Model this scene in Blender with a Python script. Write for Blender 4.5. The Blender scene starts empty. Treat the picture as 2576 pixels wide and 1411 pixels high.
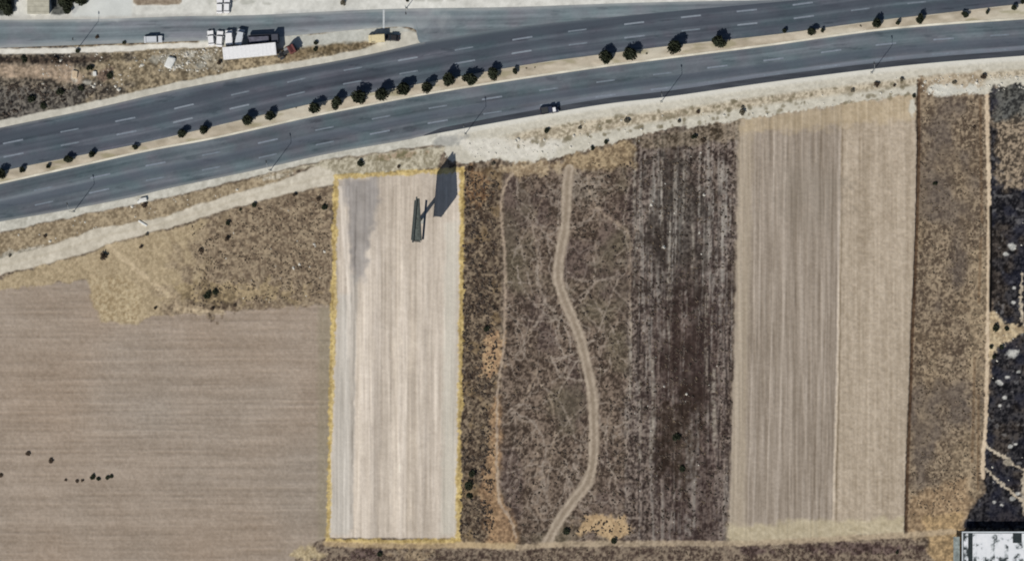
import bpy, bmesh, math, random
import numpy as np
from mathutils import Vector, Matrix

random.seed(7)
R = math.radians
S = 9.0                                   # layout units per metre (the plan of the place is drawn in 1/9 m units)
def W(x, y, z=0.0):                       # plan units (x to the east, y to the south) -> metres
    return Vector(((x - 1288.0) / S, (705.5 - y) / S, z))

# ------------------------------------------------------------------ camera, sky, sun
sc = bpy.context.scene
cam = bpy.data.cameras.new('camera'); co = bpy.data.objects.new('camera', cam)
sc.collection.objects.link(co); sc.camera = co
CAMH = 1000.0
co.location = (0, 0, CAMH); co.rotation_euler = (0, 0, 0)
cam.sensor_width = 36.0; cam.lens = 36.0 * CAMH / (2576 / S); cam.clip_start = 1.0; cam.clip_end = 6000.0

EL, SHX, SHY = R(46), 0.60, 0.80          # sun elevation, direction in which shadows fall
wd = bpy.data.worlds.new('World'); sc.world = wd; wd.use_nodes = True
nt = wd.node_tree; nt.nodes.clear()
sky = nt.nodes.new('ShaderNodeTexSky'); sky.sky_type = 'NISHITA'; sky.sun_disc = False
sky.sun_elevation = EL; sky.sun_rotation = math.atan2(-SHX, -SHY)
bg = nt.nodes.new('ShaderNodeBackground'); bg.inputs['Strength'].default_value = 0.05
wo = nt.nodes.new('ShaderNodeOutputWorld')
nt.links.new(sky.outputs[0], bg.inputs[0]); nt.links.new(bg.outputs[0], wo.inputs[0])
sl = bpy.data.lights.new('sun', 'SUN'); sl.energy = 3.6; sl.angle = R(0.53); sl.color = (1.0, 0.955, 0.89)
so = bpy.data.objects.new('sun', sl); sc.collection.objects.link(so)
so.rotation_euler = Vector((SHX * math.cos(EL), SHY * math.cos(EL), -math.sin(EL))).to_track_quat('-Z', 'Y').to_euler()
so.location = (-100, -130, 200)
sc.view_settings.view_transform = 'Standard'; sc.view_settings.look = 'None'
sc.view_settings.gamma = 1.0; sc.view_settings.use_curve_mapping = False
sc.view_settings.exposure = 0.0
sc.cycles.filter_width = 1.9            # soft lens: a picture taken from far above

# ------------------------------------------------------------------ helpers
KL = np.array([0.95, 0.945, 0.955])          # how bright a lit flat surface of albedo 1 renders (linear)
def lin(c):
    c = np.asarray(c, dtype=np.float64) / 255.0
    return np.where(c <= 0.04045, c / 12.92, ((c + 0.055) / 1.055) ** 2.4)
def alb(c): return np.clip(lin(c) / KL, 0.004, 0.85)

def link(o, parent=None):
    sc.collection.objects.link(o)
    if parent is not None: o.parent = parent
    return o
def tag(o, label, cat, group=None):
    o['label'] = label; o['category'] = cat
    if group: o['group'] = group
    return o
def thing(name, loc, rz, label, cat, group=None):
    o = bpy.data.objects.new(name, None); link(o)
    o.location = loc; o.rotation_euler = (0, 0, rz); o.empty_display_size = 0.3
    return tag(o, label, cat, group)
def copy_tree(src, parent=None):
    c = src.copy(); link(c, parent)
    for ch in list(src.children): copy_tree(ch, c)
    return c

def attr_mat(name, rough=0.95, grain=0.10, gscale=3.0, spec=0.1, bump=0.0):
    m = bpy.data.materials.new(name); m.use_nodes = True; t = m.node_tree
    b = t.nodes['Principled BSDF']; b.inputs['Roughness'].default_value = rough
    b.inputs['Specular IOR Level'].default_value = spec
    a = t.nodes.new('ShaderNodeAttribute'); a.attribute_name = 'Col'
    g = t.nodes.new('ShaderNodeNewGeometry')
    n = t.nodes.new('ShaderNodeTexNoise'); n.inputs['Scale'].default_value = gscale
    n.inputs['Detail'].default_value = 3.0; n.inputs['Roughness'].default_value = 0.65
    mr = t.nodes.new('ShaderNodeMapRange'); mr.inputs[1].default_value = 0.25; mr.inputs[2].default_value = 0.75
    mr.inputs[3].default_value = 1 - grain; mr.inputs[4].default_value = 1 + grain
    mx = t.nodes.new('ShaderNodeVectorMath'); mx.operation = 'SCALE'
    t.links.new(g.outputs['Position'], n.inputs['Vector']); t.links.new(n.outputs['Fac'], mr.inputs[0])
    t.links.new(a.outputs['Color'], mx.inputs[0]); t.links.new(mr.outputs[0], mx.inputs['Scale'])
    t.links.new(mx.outputs[0], b.inputs['Base Color'])
    if bump:
        bp = t.nodes.new('ShaderNodeBump'); bp.inputs['Strength'].default_value = bump; bp.inputs['Distance'].default_value = 0.05
        t.links.new(n.outputs['Fac'], bp.inputs['Height']); t.links.new(bp.outputs[0], b.inputs['Normal'])
    return m
def mat(name, c, rough=0.7, metal=0.0, var=0.12, vscale=2.0, spec=0.3, raw=None, c2=None):
    m = bpy.data.materials.new(name); m.use_nodes = True; t = m.node_tree
    b = t.nodes['Principled BSDF']; b.inputs['Roughness'].default_value = rough
    b.inputs['Metallic'].default_value = metal; b.inputs['Specular IOR Level'].default_value = spec
    base = np.array(raw if raw is not None else alb(c), dtype=float)
    oi = t.nodes.new('ShaderNodeTexCoord'); n = t.nodes.new('ShaderNodeTexNoise')
    n.inputs['Scale'].default_value = vscale; n.inputs['Detail'].default_value = 4.0
    r = t.nodes.new('ShaderNodeValToRGB'); r.color_ramp.elements[0].position = 0.32; r.color_ramp.elements[1].position = 0.68
    hi = base * (1 + var); lo = base * (1 - var) if c2 is None else np.array(alb(c2))
    r.color_ramp.elements[0].color = (*lo, 1); r.color_ramp.elements[1].color = (*np.clip(hi, 0, 0.9), 1)
    t.links.new(oi.outputs['Object'], n.inputs['Vector']); t.links.new(n.outputs['Fac'], r.inputs[0])
    t.links.new(r.outputs[0], b.inputs['Base Color'])
    return m

# ------------------------------------------------------------------ noise and plan shapes (numpy)
_rng = np.random.RandomState(11)
_tab = _rng.rand(64, 256, 256).astype(np.float32)
def vn(x, y, seed):
    t = _tab[seed % 64]
    xi = np.floor(x); yi = np.floor(y); fx = x - xi; fy = y - yi
    fx = fx * fx * (3 - 2 * fx); fy = fy * fy * (3 - 2 * fy)
    a = xi.astype(np.int32) & 255; b = yi.astype(np.int32) & 255; a1 = (a + 1) & 255; b1 = (b + 1) & 255
    return (t[a, b] * (1 - fx) + t[a1, b] * fx) * (1 - fy) + (t[a, b1] * (1 - fx) + t[a1, b1] * fx) * fy
def fb(x, y, sx, sy, seed, octs=3, gain=0.55):
    s = 0; amp = 1; tot = 0; k = 1.0
    ca, sa = (math.cos(0.5), math.sin(0.5)) if sx == sy else (1.0, 0.0)
    x = x.astype(np.float32); y = y.astype(np.float32)
    for o in range(octs):
        s = s + amp * vn(x * (k / sx) + 17.3 * o + seed * 3.1, y * (k / sy) + 9.7 * o + seed * 1.7, seed + o * 5)
        tot += amp; amp *= gain; k *= 2.03
        if sx == sy: x, y = ca * x - sa * y, sa * x + ca * y
    return np.clip((s / tot - 0.5) * 1.55 + 0.5, 0, 1)
def ss(a, b, v):
    t = np.clip((v - a) / (b - a), 0, 1); return t * t * (3 - 2 * t)
def polysd(P, X, Y):                      # signed distance, positive inside
    d = np.full(X.shape, 1e9, np.float32); ins = np.zeros(X.shape, bool); n = len(P)
    for i in range(n):
        ax, ay = P[i]; bx, by = P[(i + 1) % n]; ex, ey = bx - ax, by - ay
        h = np.clip(((X - ax) * ex + (Y - ay) * ey) / (ex * ex + ey * ey + 1e-9), 0, 1)
        d = np.minimum(d, (X - ax - ex * h) ** 2 + (Y - ay - ey * h) ** 2)
        if ay != by:
            c = ((ay > Y) != (by > Y)) & (X < ex * (Y - ay) / (by - ay) + ax); ins ^= c
    d = np.sqrt(d); return np.where(ins, d, -d)
def linesd(P, X, Y):                      # distance to a polyline and side offset
    d = np.full(X.shape, 1e9, np.float32); off = np.zeros(X.shape, np.float32)
    for i in range(len(P) - 1):
        ax, ay = P[i]; bx, by = P[i + 1]; ex, ey = bx - ax, by - ay; L = math.hypot(ex, ey)
        h = np.clip(((X - ax) * ex + (Y - ay) * ey) / (L * L), 0, 1)
        dd = np.hypot(X - ax - ex * h, Y - ay - ey * h)
        m = dd < d; d = np.where(m, dd, d); off = np.where(m, np.sign((X - ax) * ey - (Y - ay) * ex) * dd, off)
    return d, off
def smooth(P, n=8):
    out = []
    for i in range(len(P) - 1):
        p0 = P[max(i - 1, 0)]; p1 = P[i]; p2 = P[i + 1]; p3 = P[min(i + 2, len(P) - 1)]
        for k in range(n):
            t = k / n
            out.append(tuple(0.5 * ((2 * b) + (-a + c) * t + (2 * a - 5 * b + 4 * c - d) * t * t + (-a + 3 * b - 3 * c + d) * t ** 3)
                             for a, b, c, d in zip(p0, p1, p2, p3)))
    out.append(P[-1]); return out
def curve(P):                             # y(x) through the points, smoothed
    Q = np.array(smooth(P, 6)); return lambda x: np.interp(x, Q[:, 0], Q[:, 1])

# edges of the roads
mid_n = curve([(-90, 450), (0, 432), (82, 415), (200, 392), (375, 357), (600, 304), (719, 277), (819, 255), (1044, 214), (1219, 182), (1363, 158), (1513, 138), (1725, 112), (1932, 90), (2082, 70), (2232, 50), (2357, 36), (2576, 10), (2680, -2)])
mid_s = curve([(-90, 484), (0, 463), (225, 413), (375, 380), (525, 352), (644, 326), (781, 295), (906, 270), (1069, 239), (1288, 203), (1513, 170), (1688, 147), (1932, 116), (2182, 81), (2357, 64), (2576, 49), (2680, 42)])
low_s = curve([(-90, 576), (0, 558), (160, 530), (325, 498), (425, 474), (644, 428), (832, 386), (1019, 353), (1069, 342), (1288, 302), (1513, 264), (1688, 243), (1932, 208), (2182, 176), (2357, 158), (2576, 141), (2680, 134)])
up_n = curve([(-90, 345), (0, 322), (225, 276), (425, 230), (644, 188), (769, 168), (894, 145), (1000, 122), (1060, 108), (1150, 92), (1288, 70), (1600, 38), (1932, 8), (2200, -16), (2680, -55)])
srv_n = curve([(-90, 52), (0, 51), (250, 49), (450, 42), (640, 39), (965, 24), (1280, 19), (1600, 8), (1932, 1), (2200, -8), (2680, -30)])
srv_s = curve([(-90, 122), (0, 121), (250, 112), (450, 105), (640, 98), (760, 88), (900, 75), (1010, 68), (1048, 78), (1075, 112), (1288, 80), (1600, 46), (1932, 14), (2200, -6), (2680, -20)])

# ------------------------------------------------------------------ the ground: one fine sheet, cut into its plots
ST = 2.45
gx = np.arange(-70, 2650, ST); gy = np.arange(-70, 1486, ST)
NX, NY = len(gx), len(gy)
X, Y = np.meshgrid(gx, gy); X = X.astype(np.float32); Y = Y.astype(np.float32)
C = np.zeros(X.shape + (3,), np.float32); Z = np.zeros(X.shape, np.float32); L = np.zeros(X.shape, np.int32)
names = ['ground']
wx = (fb(X, Y, 22, 22, 40) - 0.5); wy = (fb(X, Y, 22, 22, 41) - 0.5)
wxf = (fb(X, Y, 6, 6, 42, 2) - 0.5); wyf = (fb(X, Y, 6, 6, 43, 2) - 0.5)
n_big = fb(X, Y, 120, 120, 1, 4); n_mid = fb(X, Y, 34, 34, 2, 3); n_sm = fb(X, Y, 11, 11, 3, 3); n_xs = fb(X, Y, 5, 5, 4, 2)
ridge = 1 - np.abs(2 * fb(X, Y, 26, 26, 6, 2) - 1); ridge2 = 1 - np.abs(2 * fb(X, Y, 15, 17, 8, 2) - 1)
v_str = fb(X, Y, 9, 260, 10, 3); v_str2 = fb(X, Y, 26, 500, 12, 2); v_fine = fb(X, Y, 4.5, 120, 14, 2)
h_str = fb(X, Y, 190, 7, 16, 3); h_str2 = fb(X, Y, 380, 22, 18, 2)

n_s8 = fb(X, Y, 8, 9, 5, 2)
_w = lambda f, a: ss(a, .99, 1 - np.abs(2 * f - 1))
web = np.clip(_w(fb(X, Y, 13, 15, 45, 2), .74) * .8 + _w(fb(X, Y, 7, 22, 46, 2), .8) * .6 + _w(fb(X, Y, 30, 34, 47, 2), .9) * .6, 0, 1)
def c3(*c): return np.array(c, np.float32)
def mix(A, B, t): return A + (B - A) * t[..., None]
def bump(base, amt): return base[None, None, :] + amt[..., None]
def paint(mask, col, name=None, z=None, thr=0.5):
    global C, Z
    C = mix(C, col, mask)
    if z is not None: Z = Z * (1 - mask) + z * mask
    if name:
        if name not in names: names.append(name)
        L[mask > thr] = names.index(name)
def pmask(P, warp=0, soft=3, fine=0, sm=True):
    xs = [p[0] for p in P]; ys = [p[1] for p in P]; pad = warp + fine + soft + 4
    m = np.zeros(X.shape, np.float32)
    i0, i1 = np.searchsorted(gx, [min(xs) - pad, max(xs) + pad]); j0, j1 = np.searchsorted(gy, [min(ys) - pad, max(ys) + pad])
    if i1 <= i0 or j1 <= j0: return m
    sl = (slice(j0, j1), slice(i0, i1))
    xx = X[sl] + wx[sl] * 2 * warp + wxf[sl] * 2 * fine; yy = Y[sl] + wy[sl] * 2 * warp + wyf[sl] * 2 * fine
    m[sl] = ss(-soft, soft, polysd(P, xx, yy)); return m
def blob(cx, cy, rx, ry, rag=0.6, soft=0.5, rot=0.0):
    pad = max(rx, ry) * 1.9 + 6; m = np.zeros(X.shape, np.float32)
    i0, i1 = np.searchsorted(gx, [cx - pad, cx + pad]); j0, j1 = np.searchsorted(gy, [cy - pad, cy + pad])
    if i1 <= i0 or j1 <= j0: return m
    sl = (slice(j0, j1), slice(i0, i1)); dx = X[sl] - cx; dy = Y[sl] - cy
    c, s = math.cos(rot), math.sin(rot)
    d = np.hypot((dx * c + dy * s) / rx, (-dx * s + dy * c) / ry) + (n_sm[sl] - 0.5) * rag * 1.4 + (n_mid[sl] - 0.5) * rag
    m[sl] = 1 - ss(1 - soft, 1 + soft * 0.4, d); return m

# --- scrub everywhere first
lump = (n_sm * 0.6 + n_xs * 0.4)
def scrubcol(dark, lite, k=1.0):
    t = np.clip((n_s8 - 0.5) * 0.75 * k + (n_mid - 0.5) * 0.5 * k + (n_xs - 0.5) * 1.05 * k + (web - .22) * .55 * k + 0.5, 0, 1)
    return mix(np.broadcast_to(dark, C.shape), np.broadcast_to(lite, C.shape), t)
olive = c3(112, 104, 84); brown = c3(104, 90, 80); purple = c3(96, 84, 84)
C = scrubcol(c3(70, 60, 52), c3(138, 124, 108)); names[0] = 'scrub_ground'
Z = (lump - 0.5) * 0.55
one = np.ones(X.shape, np.float32)

# --- strip of scrub beside the pale field
P = [(1164, 425), (1262, 420), (1258, 640), (1262, 860), (1245, 1100), (1250, 1380), (1150, 1375)]
paint(pmask(P, 4, 6), mix(scrubcol(c3(60, 50, 43), c3(138, 123, 104), 1.05), np.broadcast_to(c3(120, 100, 72), C.shape), ss(.55, .8, n_mid) * .5), 'scrub_strip', (lump - 0.5) * 0.55)
# --- middle scrub with tangled tracks
P = [(1268, 425), (1862, 330), (1850, 800), (1832, 1365), (1262, 1365), (1250, 1100), (1268, 860)]
cc = scrubcol(c3(64, 54, 47), c3(130, 115, 102), 1.1)
cc = mix(cc, np.broadcast_to(c3(150, 138, 126), C.shape), np.clip(_w(fb(X, Y, 62, 80, 48, 2), .945) * .9 + _w(fb(X, Y, 48, 56, 49, 2), .94) * .8, 0, .65))
cc = mix(cc, np.broadcast_to(c3(72, 60, 62), C.shape), ss(.5, .8, fb(X, Y, 80, 130, 50)) * .3)
cc = mix(cc, np.broadcast_to(c3(104, 99, 80), C.shape), ss(.5, .85, n_big) * .4)
paint(pmask(P, 3, 5), cc, 'tracked_scrub', (lump - 0.5) * 0.30)
# striped eastern part of it
P = [(1590, 345), (1862, 300), (1850, 800), (1832, 1365), (1570, 1365), (1580, 800)]
cs = scrubcol(c3(58, 49, 46), c3(136, 124, 115), 1.05) + ((fb(X, Y, 3.6, 60, 52, 2) - .5) * 34 * ss(1610, 1680, X) + (v_str - .5) * 30)[..., None]
cs = mix(cs, np.broadcast_to(c3(58, 45, 44), C.shape), ss(1600, 1700, X) * (1 - ss(1780, 1850, X)) * .35 * ss(450, 800, Y))
cs = mix(cs, np.broadcast_to(c3(146, 140, 132), C.shape), ss(.58, .84, v_str) * .65 * ss(.35, .6, n_mid + .15))
cs = mix(cs, np.broadcast_to(c3(46, 38, 34), C.shape), ss(.6, .8, fb(X, Y, 90, 190, 21)) * .5)
paint(pmask(P, 12, 14), cs, 'striped_scrub', (lump - 0.5) * 0.40 + (v_str - .5) * .2)
paint(blob(1700, 560, 90, 190, .6, .6), mix(cs, np.broadcast_to(c3(66, 66, 62), C.shape), one * .40))
paint(blob(1715, 900, 80, 150, .7, .6) * .7, mix(cs, np.broadcast_to(c3(60, 47, 44), C.shape), one * .7))
paint(blob(1700, 1110, 60, 110, .8, .6) * .8, mix(cs, np.broadcast_to(c3(52, 41, 32), C.shape), one * .75))
for x0, y0, y1, w in [(1598, 350, 520, 4), (1598, 520, 720, 3), (1586, 760, 1000, 4), (1668, 380, 620, 4), (1686, 560, 760, 4), (1700, 380, 540, 3), (1680, 700, 860, 2.5), (1778, 740, 960, 5), (1795, 930, 1120, 7), (1610, 960, 1160, 4), (1640, 900, 1160, 5), (1742, 560, 700, 3), (1722, 380, 560, 3)]:
    d, _ = linesd(smooth([(x0, y0), (x0 + random.uniform(-3, 3), (y0 + y1) / 2), (x0 + random.uniform(-4, 4), y1)], 4), X, Y)
    paint((1 - ss(w * .4, w * 1.3, d)) * ss(.15, .5, n_sm) * .75, scrubcol(c3(128, 120, 110), c3(164, 156, 144)))
# yellowish corner by the gravel
P = [(1420, 395), (1500, 372), (1595, 352), (1592, 420), (1500, 430), (1420, 425)]
paint(pmask(P, 10, 8), scrubcol(c3(112, 96, 76), c3(172, 153, 124)), None, (lump - .5) * .3)
paint(pmask([(1600, 345), (1720, 328), (1862, 300), (1862, 350), (1720, 370), (1610, 380)], 8, 8) * .6, scrubcol(c3(70, 62, 48), c3(150, 136, 116)))
def track(pts, w, k, col, warp=5):
    xs = [p[0] for p in pts]; ys = [p[1] for p in pts]
    i0, i1 = np.searchsorted(gx, [min(xs) - 14, max(xs) + 14]); j0, j1 = np.searchsorted(gy, [min(ys) - 14, max(ys) + 14])
    q_ = (slice(j0, j1), slice(i0, i1))
    if i1 <= i0 or j1 <= j0: return
    d, _ = linesd(pts, X[q_] + wxf[q_] * warp, Y[q_] + wyf[q_] * warp)
    m = np.clip((1 - ss(w * .5, w * 1.5, d)) * k * (.5 + .6 * ss(.25, .6, n_s8[q_])), 0, 1); C[q_] = C[q_] + (col - C[q_]) * m[..., None]
rt = random.Random(31)
for q in range(95):                                            # old wheel tracks wandering through the scrub
    x0 = rt.uniform(1275, 1590); y0 = rt.uniform(440, 1340); a = rt.choice([math.pi / 2, rt.uniform(0, 6.28)]) + rt.gauss(0, .4); cu = rt.gauss(0, .12); pts = [(x0, y0)]
    for k in range(rt.randint(5, 15)):
        a += cu + rt.gauss(0, .12); x0 += 15 * math.cos(a); y0 += 15 * math.sin(a)
        if not (1272 < x0 < 1600 and 432 < y0 < 1352): break
        pts.append((x0, y0))
    if len(pts) > 3: track(pts, rt.uniform(1.3, 2.6), rt.uniform(.45, .85), c3(156, 144, 132))
for q in range(120):                                           # pale furrows in the striped part
    x0 = rt.choice([rt.gauss(1685, 32), rt.uniform(1595, 1845), rt.gauss(1810, 22)]); y0 = rt.uniform(370, 1250); ln_ = rt.uniform(40, 230)
    if not 1592 < x0 < 1846: continue
    top_ = y0 < 800
    track([(x0, y0), (x0 - 1, y0 + ln_ / 2), (x0 - 3, min(y0 + ln_, 1340))], rt.uniform(1.0, 2.0), rt.uniform(.3, .7) * (1.0 if top_ else .7), c3(162, 156, 148) if top_ else c3(142, 128, 118), 3)
for q in range(60):
    x0 = rt.uniform(1600, 1846); y0 = rt.uniform(400, 1250)
    track([(x0, y0), (x0 - 1, y0 + rt.uniform(40, 160))], rt.uniform(1.2, 2.6), rt.uniform(.35, .7), c3(48, 40, 38), 3)
for px, py, rx, ry in [(1640, 560, 16, 70), (1655, 620, 22, 60), (1740, 690, 36, 60), (1700, 850, 40, 90), (1740, 1000, 50, 70), (1690, 1090, 40, 70), (1720, 1180, 40, 50), (1660, 1150, 24, 50)]:
    m = blob(px, py, rx, ry, .9, .6); C = C * (1 - (m * .34)[..., None]) + c3(40, 32, 28) * (m * .34)[..., None]
# straw patches
paint(blob(1525, 1325, 75, 34, .5, .35), scrubcol(c3(158, 134, 104), c3(194, 168, 132), .8), None, (lump - .5) * .2)
paint(blob(1238, 890, 28, 62, .7, .35), scrubcol(c3(150, 122, 96), c3(190, 162, 126), .9), None, (lump - .5) * .25)
P = [(1238, 1000), (1262, 1000), (1258, 1230), (1300, 1320), (1310, 1365), (1225, 1370), (1205, 1240), (1230, 1120)]
paint(pmask(P, 8, 9) * .85, scrubcol(c3(122, 98, 76), c3(172, 142, 110), 1.0))
paint(blob(1330, 425, 110, 22, .8, .5) * .8, scrubcol(c3(150, 130, 104), c3(190, 172, 142)))
paint(blob(1455, 470, 70, 45, .8, .5) * .45, scrubcol(c3(120, 112, 100), c3(160, 152, 140)))
paint(blob(1200, 470, 30, 50, .8, .5) * .6, scrubcol(c3(110, 80, 56), c3(160, 130, 96)))

# --- the scrub strip in the east, straw coloured at its south end
P = [(2312, 190), (2484, 175), (2490, 600), (2486, 1000), (2472, 1240), (2420, 1300), (2400, 1360), (2276, 1360), (2292, 1000), (2306, 600)]
ce = scrubcol(c3(84, 72, 61), c3(154, 138, 117), 1.1)
ce = mix(ce, np.broadcast_to(c3(92, 84, 80), C.shape), ss(.45, .8, fb(X, Y, 90, 130, 23)) * .55)
ce = mix(ce, np.broadcast_to(c3(150, 130, 102), C.shape), ss(.5, .9, fb(X, Y, 60, 90, 25)) * .2)
paint(pmask(P, 3, 4), ce, 'eastern_scrub', (lump - 0.5) * 0.42)
paint(pmask([(2440, 640), (2486, 600), (2484, 1000), (2474, 1240), (2420, 1290), (2380, 1220), (2440, 1050)], 14, 14) * .75, scrubcol(c3(118, 104, 86), c3(170, 152, 126)))
paint(pmask([(2282, 1250), (2440, 1200), (2440, 1300), (2410, 1340), (2280, 1345)], 10, 14) * .9, scrubcol(c3(124, 104, 82), c3(174, 150, 120)))
for x0, y0, x1, y1 in [(2452, 900, 2446, 1160), (2466, 250, 2470, 560), (2462, 980, 2460, 1230), (2468, 600, 2462, 760)]:
    d, _ = linesd([(x0, y0), (x1, y1)], X, Y); paint((1 - ss(2, 5, d)) * .5, scrubcol(c3(90, 70, 52), c3(120, 98, 76)))

# --- burnt black ground in the east
P = [(2489, 215), (2530, 225), (2560, 200), (2660, 190), (2660, 1330), (2420, 1330), (2450, 1270), (2484, 1235), (2474, 1190), (2480, 1050), (2492, 960), (2500, 880), (2500, 770), (2491, 700)]
cb = scrubcol(c3(20, 20, 24), c3(66, 64, 66), 1.15)
cb = mix(cb, scrubcol(c3(34, 28, 24), c3(92, 82, 72), 1.1), ss(.5, .8, fb(X, Y, 50, 60, 57)) * .6)
cb = mix(cb, np.broadcast_to(c3(150, 148, 146), C.shape), ss(.86, .98, fb(X, Y, 12, 12, 27, 2)) * .45)
cb = mix(cb, np.broadcast_to(c3(22, 26, 44), C.shape), ss(.4, .8, n_mid) * .4)
paint(pmask(P, 3, 3, 3), cb, 'burnt_ground', (lump - 0.5) * 0.35)
paint(pmask([(2495, 290), (2600, 280), (2600, 480), (2540, 470), (2500, 440)], 22, 14, 6), scrubcol(c3(70, 62, 54), c3(160, 144, 124), 1.5))
paint(pmask([(2495, 215), (2600, 205), (2600, 300), (2530, 300), (2500, 290)], 14, 14, 6) * .8, scrubcol(c3(52, 52, 50), c3(112, 112, 106), 1.5))
paint(pmask([(2484, 770), (2515, 795), (2530, 815), (2580, 820), (2580, 835), (2545, 850), (2520, 870), (2505, 880), (2490, 920), (2480, 900)], 5, 4, 4), scrubcol(c3(150, 132, 106), c3(204, 186, 154), .8))
for bx, by, br in [(2540, 1050, 0)]: pass
for px, py, pr in [(2545, 888, 13), (2557, 884, 9), (2536, 948, 7), (2514, 962, 7), (2528, 1000, 5), (2562, 935, 5), (2550, 760, 6), (2552, 724, 5), (2548, 620, 11), (2532, 640, 6), (2516, 1020, 4), (2540, 1122, 5), (2556, 1116, 4), (2545, 1255, 6), (2560, 1240, 6), (2520, 1270, 5), (2500, 1262, 5), (2540, 1160, 4)]:
    paint(blob(px, py, pr * 1.1, pr * .8, .7, .4), scrubcol(c3(150, 150, 146), c3(196, 194, 188)))
ptx = []
for pts, w in [([(2480, 1120), (2500, 1136), (2530, 1150), (2548, 1166), (2580, 1185)], 4), ([(2472, 1170), (2495, 1195), (2530, 1225), (2560, 1250), (2580, 1262)], 4), ([(2580, 1185), (2574, 1230), (2580, 1290)], 6), ([(2572, 690), (2568, 780), (2580, 820)], 4)]:
    d, _ = linesd(smooth(pts), X + wxf * 8, Y + wyf * 8)
    paint(1 - ss(w * .55, w * 1.2, d), scrubcol(c3(160, 148, 130), c3(200, 188, 168), .7), 'foot_path')
paint(blob(2536, 1162, 16, 9, .8, .4), scrubcol(c3(130, 122, 108), c3(176, 166, 150)))

# --- stubble fields
P = [(1862, 304), (1960, 286), (2060, 268), (2170, 254), (2296, 236), (2306, 330), (2302, 600), (2290, 1000), (2276, 1336), (2120, 1350), (1900, 1362), (1834, 1352), (1844, 1000), (1852, 700)]
f1 = bump(c3(153, 141, 128), (v_str - .5) * 17 + (v_str2 - .5) * 11 + (n_big - .5) * 10 + (n_xs - .5) * 11 + (n_sm - .5) * 6 + (v_fine - .5) * 26)
paint(pmask(P, 2, 2.5), f1, 'stubble_field', (v_fine - .5) * .12 + (n_xs - .5) * .06)
P = [(2118, 262), (2298, 236), (2305, 330), (2300, 600), (2288, 1000), (2276, 1336), (2090, 1350), (2106, 900), (2114, 500)]
f2 = bump(c3(173, 159, 141), (v_str - .5) * 13 + (v_str2 - .5) * 8 + (n_sm - .5) * 17 + (n_xs - .5) * 14 + (v_fine - .5) * 17 + (n_big - .5) * 8)
paint(pmask(P, 1.5, 2.5), f2, 'light_stubble_field', (n_xs - .5) * .10 + (v_fine - .5) * .06)
e_w = 1 - ss(1862, 1898, X - (Y - 304) * -0.018)
paint(pmask([(1856, 304), (1896, 300), (1880, 1000), (1872, 1350), (1834, 1352), (1846, 900)], 3, 8) * .8, bump(c3(171, 158, 140), (v_str - .5) * 24 + (n_xs - .5) * 10))
for x0, w, k in [(1912, 2, 16), (1945, 1.6, 22), (1972, 3, 16), (2004, 2, -12), (2036, 2.5, 10), (2062, 2.5, -16), (2078, 2, -14), (2092, 1.8, -12), (2110, 3, 32), (2116, 2.4, -34), (1898, 2, 14)]:
    d, _ = linesd([(x0 + 3, 320), (x0 - 2, 800), (x0 - 14 if x0 > 2080 else x0 - 18, 1330)], X + wx * 2, Y)
    m = (1 - ss(w * .5, w * 1.5, d)) * (0.55 + 0.45 * ss(.3, .6, fb(X, Y, 14, 200, 30)))
    C = C + (m * k)[..., None] * (np.abs(L - names.index('stubble_field')) < 2)[..., None]
paint(pmask([(1862, 302), (2300, 234), (2304, 300), (2120, 320), (1960, 330), (1862, 345)], 12, 12) * .6, bump(c3(184, 166, 136), (n_sm - .5) * 22 + (v_fine - .5) * 14))
paint(pmask([(1834, 1318), (2278, 1300), (2276, 1342), (2100, 1356), (1834, 1366)], 8, 8) * .8, bump(c3(186, 174, 146), (n_sm - .5) * 24 + (n_xs - .5) * 14))
paint(blob(2035, 480, 90, 110, .5, .7) * .5, bump(c3(146, 136, 124), (v_fine - .5) * 20))
# ditch along the field
dt = smooth([(2311, 188), (2311, 400), (2305, 620), (2297, 800), (2290, 1000), (2284, 1150), (2279, 1340)])
d, _ = linesd(dt, X + wxf * 2, Y)
paint(1 - ss(2.8, 5.5, d), scrubcol(c3(60, 46, 36), c3(96, 78, 62)), 'ditch', -0.45 * one)
# pale path in the east
d, _ = linesd(smooth([(2482, 185), (2484, 330), (2488, 480), (2487, 640), (2486, 760), (2484, 880), (2482, 980), (2479, 1080), (2472, 1160), (2474, 1200)]), X + wxf * 3, Y)
wv = 3 * (n_sm - .5)
paint(1 - ss(3.4 + wv, 6.2 + wv, d), scrubcol(c3(186, 166, 142), c3(216, 198, 172), .6), 'foot_path', 0.05 * one)
d, _ = linesd([(2493, 520), (2494, 640), (2492, 780)], X, Y)
paint((1 - ss(2, 4, d)), scrubcol(c3(10, 10, 12), c3(22, 20, 20)), None, -0.4 * one)

# --- ploughed field in the west
P = [(-80, 732), (0, 722), (110, 716), (222, 702), (240, 770), (260, 808), (340, 812), (380, 796), (560, 782), (700, 772), (834, 762), (830, 1350), (800, 1362), (745, 1400), (735, 1500), (-80, 1500)]
fw = bump(c3(154, 140, 126), (h_str - .5) * 15 + (h_str2 - .5) * 6 + (n_big - .5) * 8 + (n_sm - .5) * 8 + (n_mid - .5) * 6 + (n_xs - .5) * 12)
fw = fw + ((fb(X, Y, 200, 200, 33, 2) - .5)[..., None] * c3(3, -1, -4) * 1.2)
paint(pmask(P, 4, 4), fw, 'ploughed_field', (h_str - .5) * .10 + (n_xs - .5) * .08)
paint(pmask([(800, 770), (836, 766), (832, 1350), (800, 1356)], 3, 8) * .45, bump(c3(138, 130, 108), (n_xs - .5) * 12))
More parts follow.
